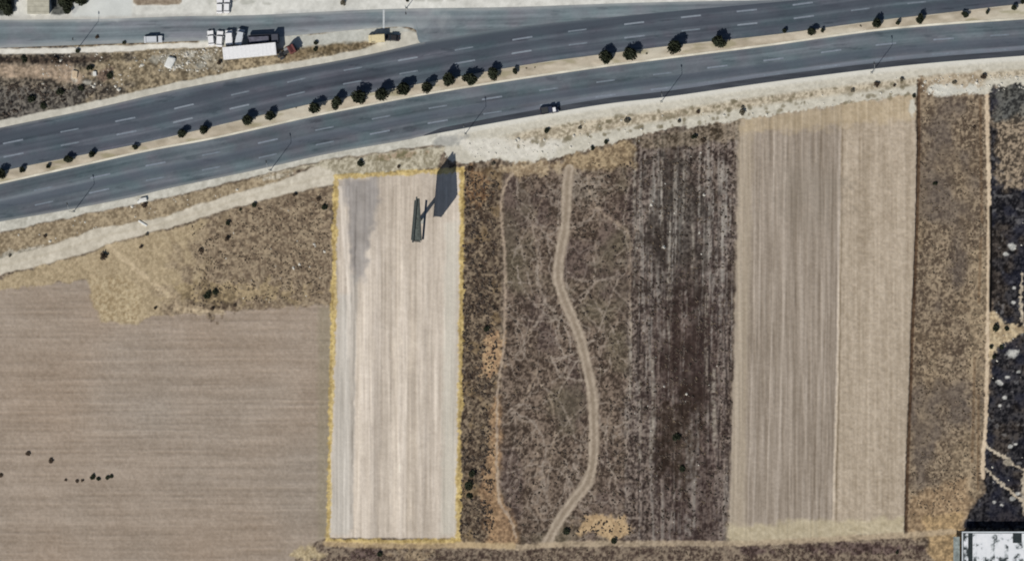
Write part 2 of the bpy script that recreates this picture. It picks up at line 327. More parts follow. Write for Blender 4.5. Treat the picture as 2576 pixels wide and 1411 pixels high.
# --- dry grass between track and field
P = [(0, 700), (180, 648), (300, 608), (430, 578), (570, 532), (700, 494), (832, 466), (836, 764), (700, 774), (560, 784), (380, 798), (340, 814), (260, 810), (238, 770), (222, 702), (110, 718), (-80, 735), (-80, 715)]
g1 = scrubcol(c3(150, 134, 108), c3(182, 165, 136), .8); g2 = scrubcol(c3(102, 88, 74), c3(156, 140, 118), 1.0)
tt = ss(430, 560, X + (n_mid - .5) * 170 + (Y - 600) * .25)
tt = np.maximum(tt * .95, ss(.62, .8, n_mid) * .35 * ss(300, 500, X))
paint(pmask(P, 6, 4), mix(g1, g2, tt), 'dry_grassland', (lump - .5) * (.14 + .3 * tt))
paint(pmask([(225, 705), (300, 690), (360, 740), (350, 812), (255, 810), (236, 770)], 6, 8), scrubcol(c3(146, 128, 100), c3(188, 172, 142), .8), None, (lump - .5) * .2)
paint(blob(525, 755, 62, 36, .9, .5) * .8, scrubcol(c3(60, 50, 42), c3(140, 124, 102), 1.2))
paint(blob(600, 735, 160, 28, .9, .5) * .5, scrubcol(c3(150, 134, 102), c3(180, 160, 122), .8))
d, _ = linesd(smooth([(270, 618), (310, 650), (370, 700), (425, 745), (455, 778), (560, 785)]), X + wxf * 6, Y)
paint((1 - ss(4, 9, d)) * .65 * ss(.15, .5, n_sm), scrubcol(c3(184, 166, 138), c3(208, 190, 160), .6), 'foot_path')
d, _ = linesd([(-80, 798), (835, 764)], X, Y)
# --- verge between shoulder and dirt track
P = [(-80, 600), (0, 586), (190, 546), (325, 520), (475, 487), (644, 447), (760, 422), (700, 460), (550, 500), (400, 550), (250, 576), (150, 608), (0, 650), (-80, 672)]
paint(pmask(P, 3, 4), scrubcol(c3(122, 108, 88), c3(172, 156, 130), 1.0), 'roadside_verge', (lump - .5) * .22)
paint(pmask([(-80, 640), (0, 636), (110, 615), (90, 640), (0, 660), (-80, 680)], 8, 6) * .7, scrubcol(c3(150, 146, 134), c3(206, 204, 196), 1.2))
# --- gravel shoulders
shs = curve([(-90, 600), (0, 584), (190, 544), (325, 517), (475, 484), (644, 443), (819, 404), (969, 382), (1069, 368), (1150, 356)])
P = [(x, float(low_s(x)) - 12) for x in range(-90, 1180, 40)] + [(x, float(shs(x))) for x in range(1150, -91, -40)]
gr = bump(c3(190, 187, 176), (n_sm - .5) * 30 + (n_xs - .5) * 18 + (n_mid - .5) * 14)
paint(pmask(P, 3, 2.5), gr, 'gravel_shoulder', 0 * one)
# dirt track
P = [(-80, 668), (0, 650), (90, 626), (150, 608), (250, 574), (400, 548), (550, 499), (640, 474), (700, 455), (800, 418), (850, 412), (850, 462), (800, 472), (700, 494), (560, 531), (420, 576), (300, 606), (200, 640), (100, 670), (0, 690), (-80, 712)]
paint(pmask(P, 3, 3), bump(c3(196, 188, 172), (n_sm - .5) * 24 + (n_xs - .5) * 14 + (n_mid - .5) * 12), 'dirt_track', 0 * one)
dd, _ = linesd(smooth([(-80, 690), (0, 670), (150, 630), (270, 592), (410, 562), (555, 516), (700, 474), (830, 440)]), X, Y)
paint((1 - ss(1.5, 5, dd)) * .25, bump(c3(176, 166, 146), (n_xs - .5) * 20))
# mixed ground north of the pale field
P = [(640, 447), (819, 406), (969, 384), (1069, 372), (1120, 366), (1100, 425), (850, 445), (830, 428), (790, 420)]
paint(pmask(P, 4, 4), scrubcol(c3(140, 132, 112), c3(198, 190, 170), .9), 'roadside_verge', (lump - .5) * .12)
paint(blob(1000, 392, 62, 9, .6, .4, -.12) * .85, scrubcol(c3(110, 104, 78), c3(166, 146, 124)))
paint(blob(690, 445, 40, 7, .6, .4, -.2) * .6, scrubcol(c3(150, 144, 128), c3(220, 216, 206)))
# broad gravel south of the road
P = [(1100, 345)] + [(x, float(low_s(x)) - 12) for x in range(1140, 2680, 40)] + [(2660, 215), (2600, 205), (2576, 218), (2555, 205), (2530, 222), (2500, 212), (2484, 240), (2440, 232), (2400, 240), (2360, 232), (2335, 205), (2312, 192), (2304, 240), (2290, 236), (2170, 256), (2050, 272), (1960, 288), (1860, 304), (1760, 318), (1700, 322), (1640, 330), (1600, 346), (1500, 368), (1430, 390), (1320, 408), (1240, 402), (1165, 412), (1130, 400)]
gg = bump(c3(196, 191, 177), (n_sm - .5) * 20 + (n_xs - .5) * 14)
band = ss(26, 44, Y - low_s(X)) * (1 - ss(-14, 4, Y - np.interp(X, [1160, 1320, 1420, 1600, 1860, 2050, 2300, 2660], [360, 374, 352, 318, 278, 250, 218, 190]))) * ss(1240, 1340, X)
gg = mix(gg, scrubcol(c3(146, 134, 114), c3(202, 190, 168), 1.3), np.clip(band * 1.1, 0, .9))
gg = mix(gg, np.broadcast_to(c3(218, 216, 208), C.shape), (1 - ss(6, 18, Y - low_s(X))) * .7)
paint(pmask(P, 4, 2.5, 4), gg, 'gravel_verge', (n_xs - .5) * .08)
paint(pmask([(1130, 350), (1290, 350), (1420, 352), (1400, 390), (1310, 403), (1200, 396)], 10, 9) * .7, bump(c3(214, 210, 200), (n_sm - .5) * 24))
paint(blob(1125, 352, 52, 16, .5, .5, -.15) * .75, bump(c3(160, 160, 156), (n_sm - .5) * 24))
for q in range(150):
    x0 = random.uniform(1300, 2300); y0 = float(low_s(x0)) + random.uniform(34, 78)
    paint(blob(x0, y0, random.uniform(3, 7), random.uniform(3, 6), .8, .5) * random.uniform(.4, .8), np.broadcast_to(c3(112, 104, 84), C.shape))
paint(pmask([(2318, 195), (2376, 190), (2470, 180), (2476, 215), (2330, 240)], 6, 6) * .75, scrubcol(c3(140, 124, 102), c3(190, 176, 154)))
paint(blob(2370, 225, 42, 16, .6, .4), bump(c3(206, 204, 194), (n_sm - .5) * 30))
paint(blob(2440, 226, 24, 13, .6, .4), bump(c3(206, 204, 194), (n_sm - .5) * 30))
paint(blob(2296, 272, 9, 26, .7, .4), bump(c3(205, 200, 186), (n_sm - .5) * 30))

# --- the pale field (its long rows run north-south)
P = [(848, 444), (1160, 428), (1157, 800), (1150, 1354), (826, 1352), (836, 900)]
fp = bump(c3(198, 186, 172), (v_str - .5) * 22 + (v_str2 - .5) * 14 + (n_big - .5) * 16 + (n_mid - .5) * 8 + (n_xs - .5) * 9 + (n_sm - .5) * 8 + (v_fine - .5) * 20)
paint(pmask(P, 1.5, 2), fp, 'pale_field', (v_fine - .5) * .10 + (n_xs - .5) * .04)
paint(pmask([(864, 450), (950, 448), (946, 560), (930, 610), (918, 690), (898, 720), (880, 640)], 9, 11) * .85, bump(c3(148, 143, 140), (n_mid - .5) * 30 + (v_str - .5) * 20))
paint(pmask([(880, 690), (902, 690), (892, 1000), (888, 1330), (878, 1330), (884, 900)], 2, 3) * .45, bump(c3(160, 156, 150), (v_fine - .5) * 16))
paint(pmask([(852, 740), (884, 740), (880, 1345), (832, 1345), (842, 1000)], 2, 7) * .5, bump(c3(184, 182, 176), (v_fine - .5) * 14))
paint(pmask([(1120, 560), (1152, 560), (1144, 1345), (1110, 1345)], 3, 8) * .4, bump(c3(202, 202, 190), (v_str - .5) * 16))
paint(pmask([(850, 470), (862, 470), (884, 700), (880, 900), (872, 900), (872, 700)], 2, 3) * .5, bump(c3(224, 214, 202), (v_fine - .5) * 10))
for x0, w, k in [(872, 2, 18), (960, 2, -10), (985, 2.5, -12), (1008, 3, 14), (1024, 2.4, 14), (1046, 2, -9), (1062, 2.4, 10), (1088, 2, -8), (1098, 3, 12), (1118, 2, 10), (892, 2, -24)]:
    d, _ = linesd([(x0 + 4, 470), (x0, 800), (x0 - 8, 1335)], X + wx * 3, Y)
    m = (1 - ss(w * .5, w * 1.6, d)) * (0.35 + 0.65 * ss(.3, .6, fb(X, Y, 16, 150, 31)))
    C = C + (m * k)[..., None] * (L == names.index('pale_field'))[..., None]
# straw margins of the field
for dx_ in (0, 11):
    d, _ = linesd(smooth([(856 + dx_, 470), (860 + dx_, 560), (872 + dx_, 680), (880 + dx_, 760), (884 + dx_, 900), (878 + dx_, 1100), (876 + dx_, 1330)]), X, Y)
    m = (1 - ss(1.5, 4, d)) * .6; C = C + (m * 17)[..., None] * (L == names.index('pale_field'))[..., None]
for x0, w, k in [(1040, 16, 8), (1000, 12, 6), (950, 14, -6), (905, 12, 5), (1075, 10, -6)]:
    d, _ = linesd([(x0 + 4, 450), (x0, 800), (x0 - 8, 1345)], X + wx * 12, Y)
    m = (1 - ss(w * .4, w, d)) * (.3 + .9 * ss(.3, .7, n_big)); C = C + (m * k)[..., None] * c3(1.1, 1.0, .8) * (L == names.index('pale_field'))[..., None]
M = [(844, 446), (1162, 427)], [(1163, 427), (1160, 800), (1152, 1355)], [(845, 446), (836, 900), (825, 1352)], [(825, 1358), (990, 1362), (1152, 1360)]
for q, pts in enumerate(M):
    d, _ = linesd(pts, X + wxf * 5 + wx * 3, Y + wyf * 5 + wy * 3)
    wv = 4.6 * (fb(X, Y, 46, 46, 56, 2) - .5)
    paint((1 - ss(4.0 + wv, 8.3 + wv, d)) * (.72 + .22 * n_mid), scrubcol(c3(166, 142, 88), c3(216, 192, 130), .8), 'straw_margin', (lump - .4) * .25)

# --- winding dirt track through the scrub, two ruts
tp = smooth([(1432, 425), (1426, 470), (1422, 560), (1408, 640), (1404, 700), (1418, 750), (1442, 805), (1462, 860), (1478, 930), (1490, 1000), (1494, 1100), (1490, 1170), (1476, 1215), (1440, 1262), (1404, 1312), (1376, 1366)])
d, off = linesd(tp, X + wxf * 2.5, Y + wyf * 2.5)
wv = 6 * (fb(X, Y, 30, 30, 62, 2) - .5)
paint((1 - ss(10 + wv, 17 + wv, d)) * .9, bump(c3(156, 142, 126), (n_xs - .5) * 14 + (n_sm - .5) * 12), 'dirt_track', 0 * one)
paint((1 - ss(1.5, 4.5, np.abs(np.abs(off) - 8))) * (.25 + .55 * n_sm) * (d < 16), bump(c3(184, 170, 152), (n_xs - .5) * 12))
paint((1 - ss(1.5, 3.5, d)) * .4, bump(c3(138, 124, 106), (n_xs - .5) * 12))
# narrow paths
for pts, w, k in [([(1292, 436), (1276, 455), (1260, 500), (1262, 560), (1270, 640), (1270, 760), (1267, 870), (1254, 960), (1250, 1050), (1250, 1180), (1258, 1265), (1282, 1300), (1298, 1350)], 3.6, .85),
                  ([(1480, 440), (1486, 490), (1502, 520), (1530, 548), (1572, 576), (1585, 600)], 4, .5), ([(1600, 580), (1588, 620), (1584, 700), (1588, 860)], 4, .4),
                  ([(1375, 480), (1340, 560), (1352, 640), (1360, 740), (1330, 850), (1350, 930), (1312, 1010)], 2.2, .4), ([(1312, 1010), (1350, 960), (1386, 1010), (1396, 1080), (1380, 1180), (1340, 1230), (1368, 1320)], 2.4, .4),
                  ([(1300, 1130), (1350, 1090), (1352, 1200), (1380, 1180)], 2, .35), ([(1460, 1262), (1530, 1100), (1540, 1000)], 2, .3)]:
    d, _ = linesd(smooth(pts), X + wxf * 5, Y + wyf * 5)
    paint((1 - ss(w * .4, w * 1.4, d)) * k, scrubcol(c3(152, 136, 122), c3(186, 168, 146), .7), 'foot_path' if w > 3 else None, 0 * one, .45)
# bottom: a thin track and the scrub beyond
P = [(800, 1364), (1160, 1376), (1320, 1380), (1860, 1368), (2290, 1352), (2340, 1400), (2360, 1490), (735, 1490), (745, 1400)]
cz = scrubcol(c3(70, 58, 52), c3(138, 124, 108), 1.1)
paint(pmask(P, 4, 4), cz, 'southern_scrub', (lump - .5) * .4)
for cx, cy, rx, ry in [(915, 1394, 48, 20), (2180, 1380, 150, 16), (1910, 1385, 60, 14)]:
    paint(blob(cx, cy, rx, ry, .6, .4) * .8, scrubcol(c3(54, 42, 40), c3(104, 88, 84), 1.1))
paint(blob(775, 1395, 48, 24, .7, .5) * .9, scrubcol(c3(158, 142, 112), c3(198, 182, 148), .8))
paint(blob(1040, 1395, 60, 16, .7, .5) * .6, scrubcol(c3(150, 132, 106), c3(182, 162, 132), .8))
paint(pmask([(2320, 1300), (2420, 1290), (2416, 1420), (2380, 1450), (2340, 1400)], 8, 8) * .85, scrubcol(c3(136, 116, 88), c3(190, 162, 122), 1.0))
d, _ = linesd(smooth([(1150, 1368), (1300, 1376), (1420, 1368), (1700, 1366), (1860, 1366), (2080, 1356), (2280, 1344), (2400, 1336)]), X + wxf * 4, Y + wyf * 4)
paint((1 - ss(4.5, 10, d)) * .75, scrubcol(c3(158, 142, 120), c3(190, 172, 146), .7), 'dirt_track', 0 * one)
d, _ = linesd(smooth([(820, 1366), (990, 1372), (1150, 1370), (1290, 1372)]), X + wxf * 4, Y + wyf * 4)
paint((1 - ss(5, 10, d)) * .7, scrubcol(c3(172, 150, 116), c3(196, 172, 134), .7), None, 0 * one)

# --- north: wedge between service road and highway
P = [(-80, 118)] + [(x, float(srv_s(x))) for x in range(-40, 1041, 60)] + [(1060, 100)] + [(x, float(up_n(x)) + 10) for x in range(1040, -81, -60)]
wz = scrubcol(c3(98, 88, 72), c3(160, 146, 122), 1.2)
wz = mix(wz, scrubcol(c3(52, 48, 44), c3(130, 120, 106), 1.3), ss(.3, .7, fb(X, Y, 60, 40, 35) + (200 - X) / 420))
paint(pmask(P, 0, 3), wz, 'scrub_wedge', (lump - .5) * .6 * ss(2, 12, np.minimum(Y - srv_s(X), up_n(X) - Y)))
paint(pmask([(-80, 150), (100, 142), (200, 146), (280, 140), (280, 148), (180, 165), (60, 160), (-80, 168)], 4, 5, 3) * .85, scrubcol(c3(36, 32, 30), c3(84, 72, 62), 1.2))
paint(pmask([(-80, 166), (60, 166), (175, 160), (215, 190), (200, 215), (180, 206), (100, 200), (0, 196), (-80, 196)], 5, 6, 3) * .9, scrubcol(c3(140, 124, 106), c3(178, 158, 138), .8))
paint(pmask([(-80, 215), (80, 222), (190, 215), (235, 225), (220, 255), (100, 285), (0, 300), (-80, 305)], 8, 8, 4) * .8, scrubcol(c3(44, 42, 42), c3(112, 108, 102), 1.4))
paint(blob(265, 190, 26, 18, .9, .5) * .9, scrubcol(c3(56, 46, 42), c3(128, 110, 96), 1.3))
for px, py, rx, ry, b in [(188, 190, 10, 18, 196), (238, 186, 6, 8, 200), (218, 208, 12, 6, 190), (425, 155, 9, 16, 202), (445, 168, 9, 9, 180), (478, 137, 14, 11, 190), (520, 142, 16, 10, 176), (400, 150, 26, 14, 160), (500, 165, 20, 10, 150)]:
    paint(blob(px, py, rx, ry, .7, .5) * .85, scrubcol(c3(b - 24, b - 28, b - 40), c3(b + 8, b + 6, b - 2), .8))
paint(pmask([(400, 130), (560, 120), (570, 170), (470, 185), (410, 170)], 12, 14) * .4, scrubcol(c3(110, 106, 96), c3(168, 164, 152), 1.2))
paint(pmask([(760, 122), (900, 108), (930, 112), (900, 122), (780, 138), (700, 156)], 5, 5, 2) * .8, scrubcol(c3(82, 72, 54), c3(130, 114, 90), 1.1))
P = [(500, 95), (640, 90), (760, 86), (900, 74), (1012, 66), (1050, 80), (1052, 98), (1000, 112), (940, 104), (880, 108), (780, 118), (700, 122), (560, 118), (500, 115)]
paint(pmask(P, 4, 5), bump(c3(182, 182, 174), (n_sm - .5) * 26 + (n_xs - .5) * 16), 'gravel_lot', 0 * one)
paint(blob(985, 92, 30, 8, .5, .5) * .5, scrubcol(c3(150, 152, 130), c3(176, 178, 158)))
# pale strip at the service road's south side
P = [(-80, 124), (120, 122), (275, 116), (400, 112), (560, 104), (560, 118), (400, 124), (275, 133), (120, 135), (-80, 138)]
paint(pmask(P, 2, 2), bump(c3(216, 212, 202), (n_sm - .5) * 26), 'gravel_strip', 0 * one)
# highway's northern gravel shoulder
P = [(x, float(up_n(x)) - (19 - x * .002)) for x in range(-80, 960, 40)] + [(1000, 84), (1035, 78), (1056, 90), (1060, 112)] + [(x, float(up_n(x)) + 8) for x in range(1040, -81, -40)]
paint(pmask(P, 2, 2), bump(c3(194, 190, 178), (n_sm - .5) * 22 + (n_mid - .5) * 12), 'gravel_shoulder', 0 * one)
# --- apron north of the service road
P = [(-80, -90), (2680, -90), (2680, -20)] + [(x, float(srv_n(x)) + 8) for x in range(2640, -81, -60)]
ap = bump(c3(208, 207, 200), (n_mid - .5) * 22 + (n_sm - .5) * 18 + (n_xs - .5) * 10)
paint(pmask(P, 0, 2), ap, 'gravel_apron', 0 * one)
paint(pmask([(-80, 40), (160, 38), (250, 40), (560, 33), (560, 60), (-80, 60)], 3, 5) * .6, bump(c3(176, 174, 168), (n_sm - .5) * 20))
paint(pmask([(172, -20), (260, -80), (450, -60), (330, 0), (330, 42), (180, 42)], 4, 5) * .8, bump(c3(202, 205, 202), (n_mid - .5) * 14))
d, _ = linesd([(186, 30), (232, -40)], X, Y); paint((1 - ss(3, 7, d)) * .6, bump(c3(168, 170, 172), (n_xs - .5) * 10))
paint(pmask([(-80, -80), (34, -80), (36, 20), (30, 38), (-80, 38)], 3, 3) * .92, scrubcol(c3(40, 44, 40), c3(84, 86, 80), 1.2), 'planting_bed', 0 * one)
paint(pmask([(128, -80), (240, -80), (168, 34), (152, 38), (128, 36)], 3, 3) * .92, scrubcol(c3(50, 52, 52), c3(90, 92, 88), 1.2), 'planting_bed', 0 * one)
paint(pmask([(334, -60), (456, -60), (457, 6), (450, 13), (344, 14), (335, 8)], 1, 2) * .95, scrubcol(c3(122, 108, 92), c3(162, 148, 130), .9), 'planting_bed', .05 * one)
paint(pmask([(690, 30), (900, 22), (900, 34), (690, 42)], 3, 4) * .4, bump(c3(170, 172, 172), (n_xs - .5) * 10))
for px, py, rx, ry in [(620, 6, 18, 5), (670, 10, 14, 5), (1090, 2, 60, 4), (560, 4, 30, 5), (1500, -2, 30, 3)]:
    paint(blob(px, py, rx, ry, .7, .5) * .5, bump(c3(170, 170, 160), (n_sm - .5) * 20))

# flatten the ground below and beside the roads
under = ((Y > up_n(X) - 14) & (Y < low_s(X) + 8)) | ((Y > srv_n(X) - 6) & (Y < srv_s(X) + 6))
Z = np.where(under, 0, Z)
Z = np.where(L == names.index('straw_margin'), np.maximum(Z, -.03), Z)

# rough scrub casts many small shadows; write the plots out as meshes
ALB = np.clip(lin(np.clip(C, 2, 250)) / KL, 0.004, 0.85).astype(np.float32)
gmat = {'rough': attr_mat('scrub_soil', .97, .16, 2.2, .05, .5), 'smooth': attr_mat('field_soil', .95, .07, 3.0, .08, .3)}
def write_plot(name, idx):
    cell = (L[:-1, :-1] == idx)
    jj, ii = np.nonzero(cell)
    if len(jj) == 0: return
    a = jj * NX + ii; quads = np.stack([a + NX, a + NX + 1, a + 1, a], 1)
    uniq, inv = np.unique(quads, return_inverse=True); inv = inv.reshape(-1)
    vx = X.reshape(-1)[uniq]; vy = Y.reshape(-1)[uniq]; vz = Z.reshape(-1)[uniq]
    co_ = np.stack([(vx - 1288) / S, (705.5 - vy) / S, vz], 1).astype(np.float32)
    me = bpy.data.meshes.new(name)
    me.vertices.add(len(uniq)); me.vertices.foreach_set('co', co_.reshape(-1))
    nq = len(quads); me.loops.add(nq * 4); me.loops.foreach_set('vertex_index', inv.astype(np.int32))
    me.polygons.add(nq); me.polygons.foreach_set('loop_start', np.arange(0, nq * 4, 4, dtype=np.int32))
    me.polygons.foreach_set('loop_total', np.full(nq, 4, dtype=np.int32))
    me.update(calc_edges=True)
    ca = me.color_attributes.new('Col', 'FLOAT_COLOR', 'POINT')
    rgba = np.ones((len(uniq), 4), np.float32); rgba[:, :3] = ALB.reshape(-1, 3)[uniq]
    ca.data.foreach_set('color', rgba.reshape(-1))
    me.polygons.foreach_set('use_smooth', np.ones(nq, dtype=bool))
    me.materials.append(gmat['rough' if ('scrub' in name or 'burnt' in name or 'grass' in name or 'margin' in name) else 'smooth'])
    o = link(bpy.data.objects.new(name, me)); o['kind'] = 'structure'
for i, nm in enumerate(names): write_plot(nm, i)

def zat(x, y):
    i = int(np.clip(round((x + 70) / ST), 0, NX - 1)); j = int(np.clip(round((y + 70) / ST), 0, NY - 1)); return float(Z[j, i])
# the land beyond
bm = bmesh.new()
rings = [(-1500, 2300), (1500, 2300)]
vs = [bm.verts.new((sx * 2500, sy * 2500, -0.9)) for sx, sy in ((-1, -1), (1, -1), (1, 1), (-1, 1))]
bm.faces.new(vs); me = bpy.data.meshes.new('ground'); bm.to_mesh(me); bm.free()
me.materials.append(mat('far_soil', (140, 126, 110), .95, var=.2, vscale=.02))
o = link(bpy.data.objects.new('ground', me)); o['kind'] = 'structure'

# ------------------------------------------------------------------ roads
def strip(name, top, bot, colf, z, x0=-85, x1=2640, dx=4, nt_=24, m=None, zf=None, parent=None, kind='structure'):
    xs = np.arange(x0, x1 + dx, dx); T = np.linspace(0, 1, nt_ + 1)
    yt = top(xs); yb = bot(xs)
    XX = np.repeat(xs[None, :], nt_ + 1, 0); YY = yt[None, :] + (yb - yt)[None, :] * T[:, None]
    col = colf(XX.astype(np.float32), YY.astype(np.float32), np.repeat(T[:, None], len(xs), 1))
    zz = np.full(XX.shape, z) if zf is None else zf(XX, YY, np.repeat(T[:, None], len(xs), 1))
    co_ = np.stack([(XX - 1288) / S, (705.5 - YY) / S, zz], -1).reshape(-1, 3)
    n = len(xs); jj, ii = np.meshgrid(np.arange(nt_), np.arange(n - 1), indexing='ij'); a = (jj * n + ii).reshape(-1)
    q = np.stack([a + n, a + n + 1, a + 1, a], 1)
    me = bpy.data.meshes.new(name); me.from_pydata(co_.tolist(), [], q.tolist())
    ca = me.color_attributes.new('Col', 'FLOAT_COLOR', 'POINT'); rgba = np.ones((len(co_), 4), np.float32)
    rgba[:, :3] = np.clip(lin(np.clip(col, 2, 250)) / KL, .004, .85).reshape(-1, 3)
    ca.data.foreach_set('color', rgba.reshape(-1))
    me.materials.append(m or asph); o = link(bpy.data.objects.new(name, me), parent)
    if kind: o['kind'] = kind
    return o
asph = attr_mat('asphalt', .88, .06, 4.0, .25)
kerbm = attr_mat('kerb_concrete', .9, .08, 3.0, .2)
def asphcol(base, XX, YY, D, seed):       # D: distance across the road in plan units; wear runs along the lanes
    along = fb(XX, D, 340, 5, seed, 3); lane = fb(XX, D, 520, 14, seed + 3, 2); bl = fb(XX, YY, 70, 50, seed + 6, 3)
    return base[None, None, :] + ((along - .5) * 22 + (lane - .5) * 24 + (bl - .5) * 16 - 14 * ss(.86, .97, fb(XX, YY, 60, 8, seed + 12, 2)) + (fb(XX, YY, 5, 4, seed + 14, 2) - .5) * 7)[..., None] + ((fb(XX, YY, 45, 30, seed + 9, 2) - .5)[..., None] * c3(-3, 2, 1) * 2)
def col_srv(XX, YY, T):
    D = YY - srv_n(XX); c = asphcol(c3(110, 118, 124), XX, YY, D, 44)
    e = np.clip((1 - ss(2, 11, D)) + (1 - ss(2, 14, srv_s(XX) - YY)) * (XX < 1040), 0, 1) * (0.45 + .5 * fb(XX, YY, 40, 8, 50))
    c = mix(c, np.broadcast_to(c3(168, 170, 168), c.shape), e * .8)
    c = mix(c, np.broadcast_to(c3(96, 102, 110), c.shape), ss(1500, 2100, XX) * .8)
    for cx, cy, rx, ry, k in [(240, 42, 70, 14, .9), (1050, 52, 90, 30, .35), (960, 72, 70, 6, .5)]:
        dd = np.hypot((XX - cx) / rx, (YY - cy) / ry) + (fb(XX, YY, 20, 20, 51) - .5) * .8
        c = mix(c, np.broadcast_to(c3(176, 180, 180), c.shape), (1 - ss(.4, 1.2, dd)) * k)
    return c
def col_up(XX, YY, T):
    D = mid_n(XX) - YY; c = asphcol(c3(82, 89, 98), XX, YY, D, 20)
    m = ss(78, 112, D) * ss(1000, 1100, XX) * (1 - ss(1700, 2200, XX) * .8)
    c = mix(c, np.broadcast_to(c3(108, 116, 121), c.shape), m)
    c = mix(c, np.broadcast_to(c3(64, 71, 81), c.shape), (1 - ss(5, 16, np.abs(D - 84 + 6 * np.sin(XX / 200)))) * .7)
    c = mix(c, np.broadcast_to(c3(64, 71, 81), c.shape), (1 - ss(5, 14, np.abs(D - 50))) * .55)
    c = mix(c, np.broadcast_to(c3(66, 72, 83), c.shape), (1 - ss(3, 10, np.abs(D - 18))) * .4)
    e = np.clip(1 - ss(1, 9, YY - up_n(XX)), 0, 1) * (XX < 1070)
    return mix(c, np.broadcast_to(c3(140, 140, 138), c.shape), e * .5)
def col_low(XX, YY, T):
    D = YY - mid_s(XX); c = asphcol(c3(93, 101, 108), XX, YY, D, 26)
    c = mix(c, np.broadcast_to(c3(74, 82, 94), c.shape), (1 - ss(5, 15, np.abs(D - 54))) * .5)
    bt = low_s(XX) - YY
    c = mix(c, np.broadcast_to(c3(128, 134, 146), c.shape), (1 - ss(3, 8, np.abs(bt - 20))) * .75 * ss(1150, 1350, XX) * (.6 + .4 * fb(XX, D, 90, 9, 53)))
    e = (1 - ss(1, 10, bt)) * (XX < 1090)
    c = mix(c, np.broadcast_to(c3(150, 150, 148), c.shape), e * .6)
    return mix(c, np.broadcast_to(c3(120, 126, 132), c.shape), (1 - ss(1, 7, D)) * .3)
srv = strip('service_road', srv_n, srv_s, col_srv, 0.03, nt_=26)
hup = strip('highway', up_n, mid_n, col_up, 0.036, nt_=40)
hlo = strip('highway', mid_s, low_s, col_low, 0.036, nt_=36)
dk_t = lambda x: low_s(x) - np.interp(x, [1066, 1110, 1250, 2000, 2640], [2, 12, 14, 15, 14])
def col_dk(XX, YY, T): return bump_(c3(62, 66, 73), (fb(XX, YY, 90, 6, 55) - .5) * 22)
def bump_(b, a): return b[None, None, :] + a[..., None]
strip('asphalt_shoulder', dk_t, lambda x: low_s(x) - np.interp(x, [1066, 1110], [0, 1]), col_dk, 0.040, x0=1066, nt_=4)
# median: soil between two kerbs
def col_med(XX, YY, T):
    a = fb(XX, YY, 30, 14, 57); b = fb(XX, YY, 160, 40, 58)
    c = bump_(c3(178, 167, 149), (a - .5) * 40); c = mix(c, np.broadcast_to(c3(204, 198, 182), c.shape), ss(.45, .8, b) * .7)
    return mix(c, np.broadcast_to(c3(140, 134, 104), c.shape), ss(.7, .9, fb(XX, YY, 70, 20, 59)) * .5)
kw = 4.6
strip('median', lambda x: mid_n(x) + 1.3, lambda x: mid_s(x) - kw, col_med, 0.13, nt_=10,
      m=gmat['smooth'], zf=lambda a, b, t: 0.12 + .05 * np.sin(t * math.pi) + (fb(a.astype(np.float32), b.astype(np.float32), 9, 9, 60, 2) - .5) * .05)
def kerb(name, fa, fb_, base, z0, z1):
    # a kerb with top and both faces, following the edge
    xs = np.arange(-85, 2644, 6); v = []; f = []
    for x in xs:
        a = W(x, float(fa(x))); b = W(x, float(fb_(x)))
        v += [(a.x, a.y, z0), (a.x, a.y, z1), (b.x, b.y, z1), (b.x, b.y, z0)]
    for i in range(len(xs) - 1):
        for k in range(3): f.append((4 * i + k, 4 * i + k + 1, 4 * i + 5 + k, 4 * i + 4 + k)[::-1])
    me = bpy.data.meshes.new(name); me.from_pydata(v, [], f)
    ca = me.color_attributes.new('Col', 'FLOAT_COLOR', 'POINT')
    A = np.array([p for p in v]); n = fb((A[:, 0] * 9).astype(np.float32), (A[:, 1] * 9).astype(np.float32), 26, 26, 61, 2)
    rgba = np.ones((len(v), 4), np.float32); rgba[:, :3] = alb(np.clip(np.array(base)[None, :] + ((n - .5) * 34)[:, None], 5, 245))
    ca.data.foreach_set('color', rgba.reshape(-1)); me.materials.append(kerbm)
    o = link(bpy.data.objects.new(name, me)); o['kind'] = 'structure'
kerb('median_kerb', lambda x: mid_s(x) - kw, lambda x: mid_s(x) + .6, (210, 204, 188), 0.0, .17)
kerb('median_kerb', lambda x: mid_n(x) - .6, lambda x: mid_n(x) + 1.3, (172, 166, 152), 0.0, .16)

# painted dashes, each a piece of its road
paintm = mat('worn_road_paint', (130, 138, 148), .8, var=.1, vscale=1.2)
def dash_mesh(ln, w):
    me = bpy.data.meshes.new('lane_dash'); n = 6
    v = []; f = []
    rr = random.Random(3)
    for k in range(n + 1):
        u = -ln / 2 + ln * k / n; j = rr.uniform(-.02, .02)
        v += [(u, -w / 2 + j, 0), (u, w / 2 + j, 0)]
    for k in range(n): f.append((2 * k, 2 * k + 2, 2 * k + 3, 2 * k + 1))
    me.from_pydata(v, [], f); me.materials.append(paintm); return me
dms = [dash_mesh(5.6, .46), dash_mesh(5.2, .42), dash_mesh(5.7, .46)]
for q_, cc_ in ((1, (112, 121, 131)), (2, (122, 130, 141))):
    dms[q_].materials.clear(); dms[q_].materials.append(mat('faded_road_paint', cc_, .85, var=.15, vscale=1.0))
def dash(x, y, slope, parent):
    o = bpy.data.objects.new('lane_dash', random.choice(dms[1:] if parent is hlo else dms)); link(o, parent); p = W(x, y, .044)
    o.location = p; o.rotation_euler = (0, 0, math.atan(slope))
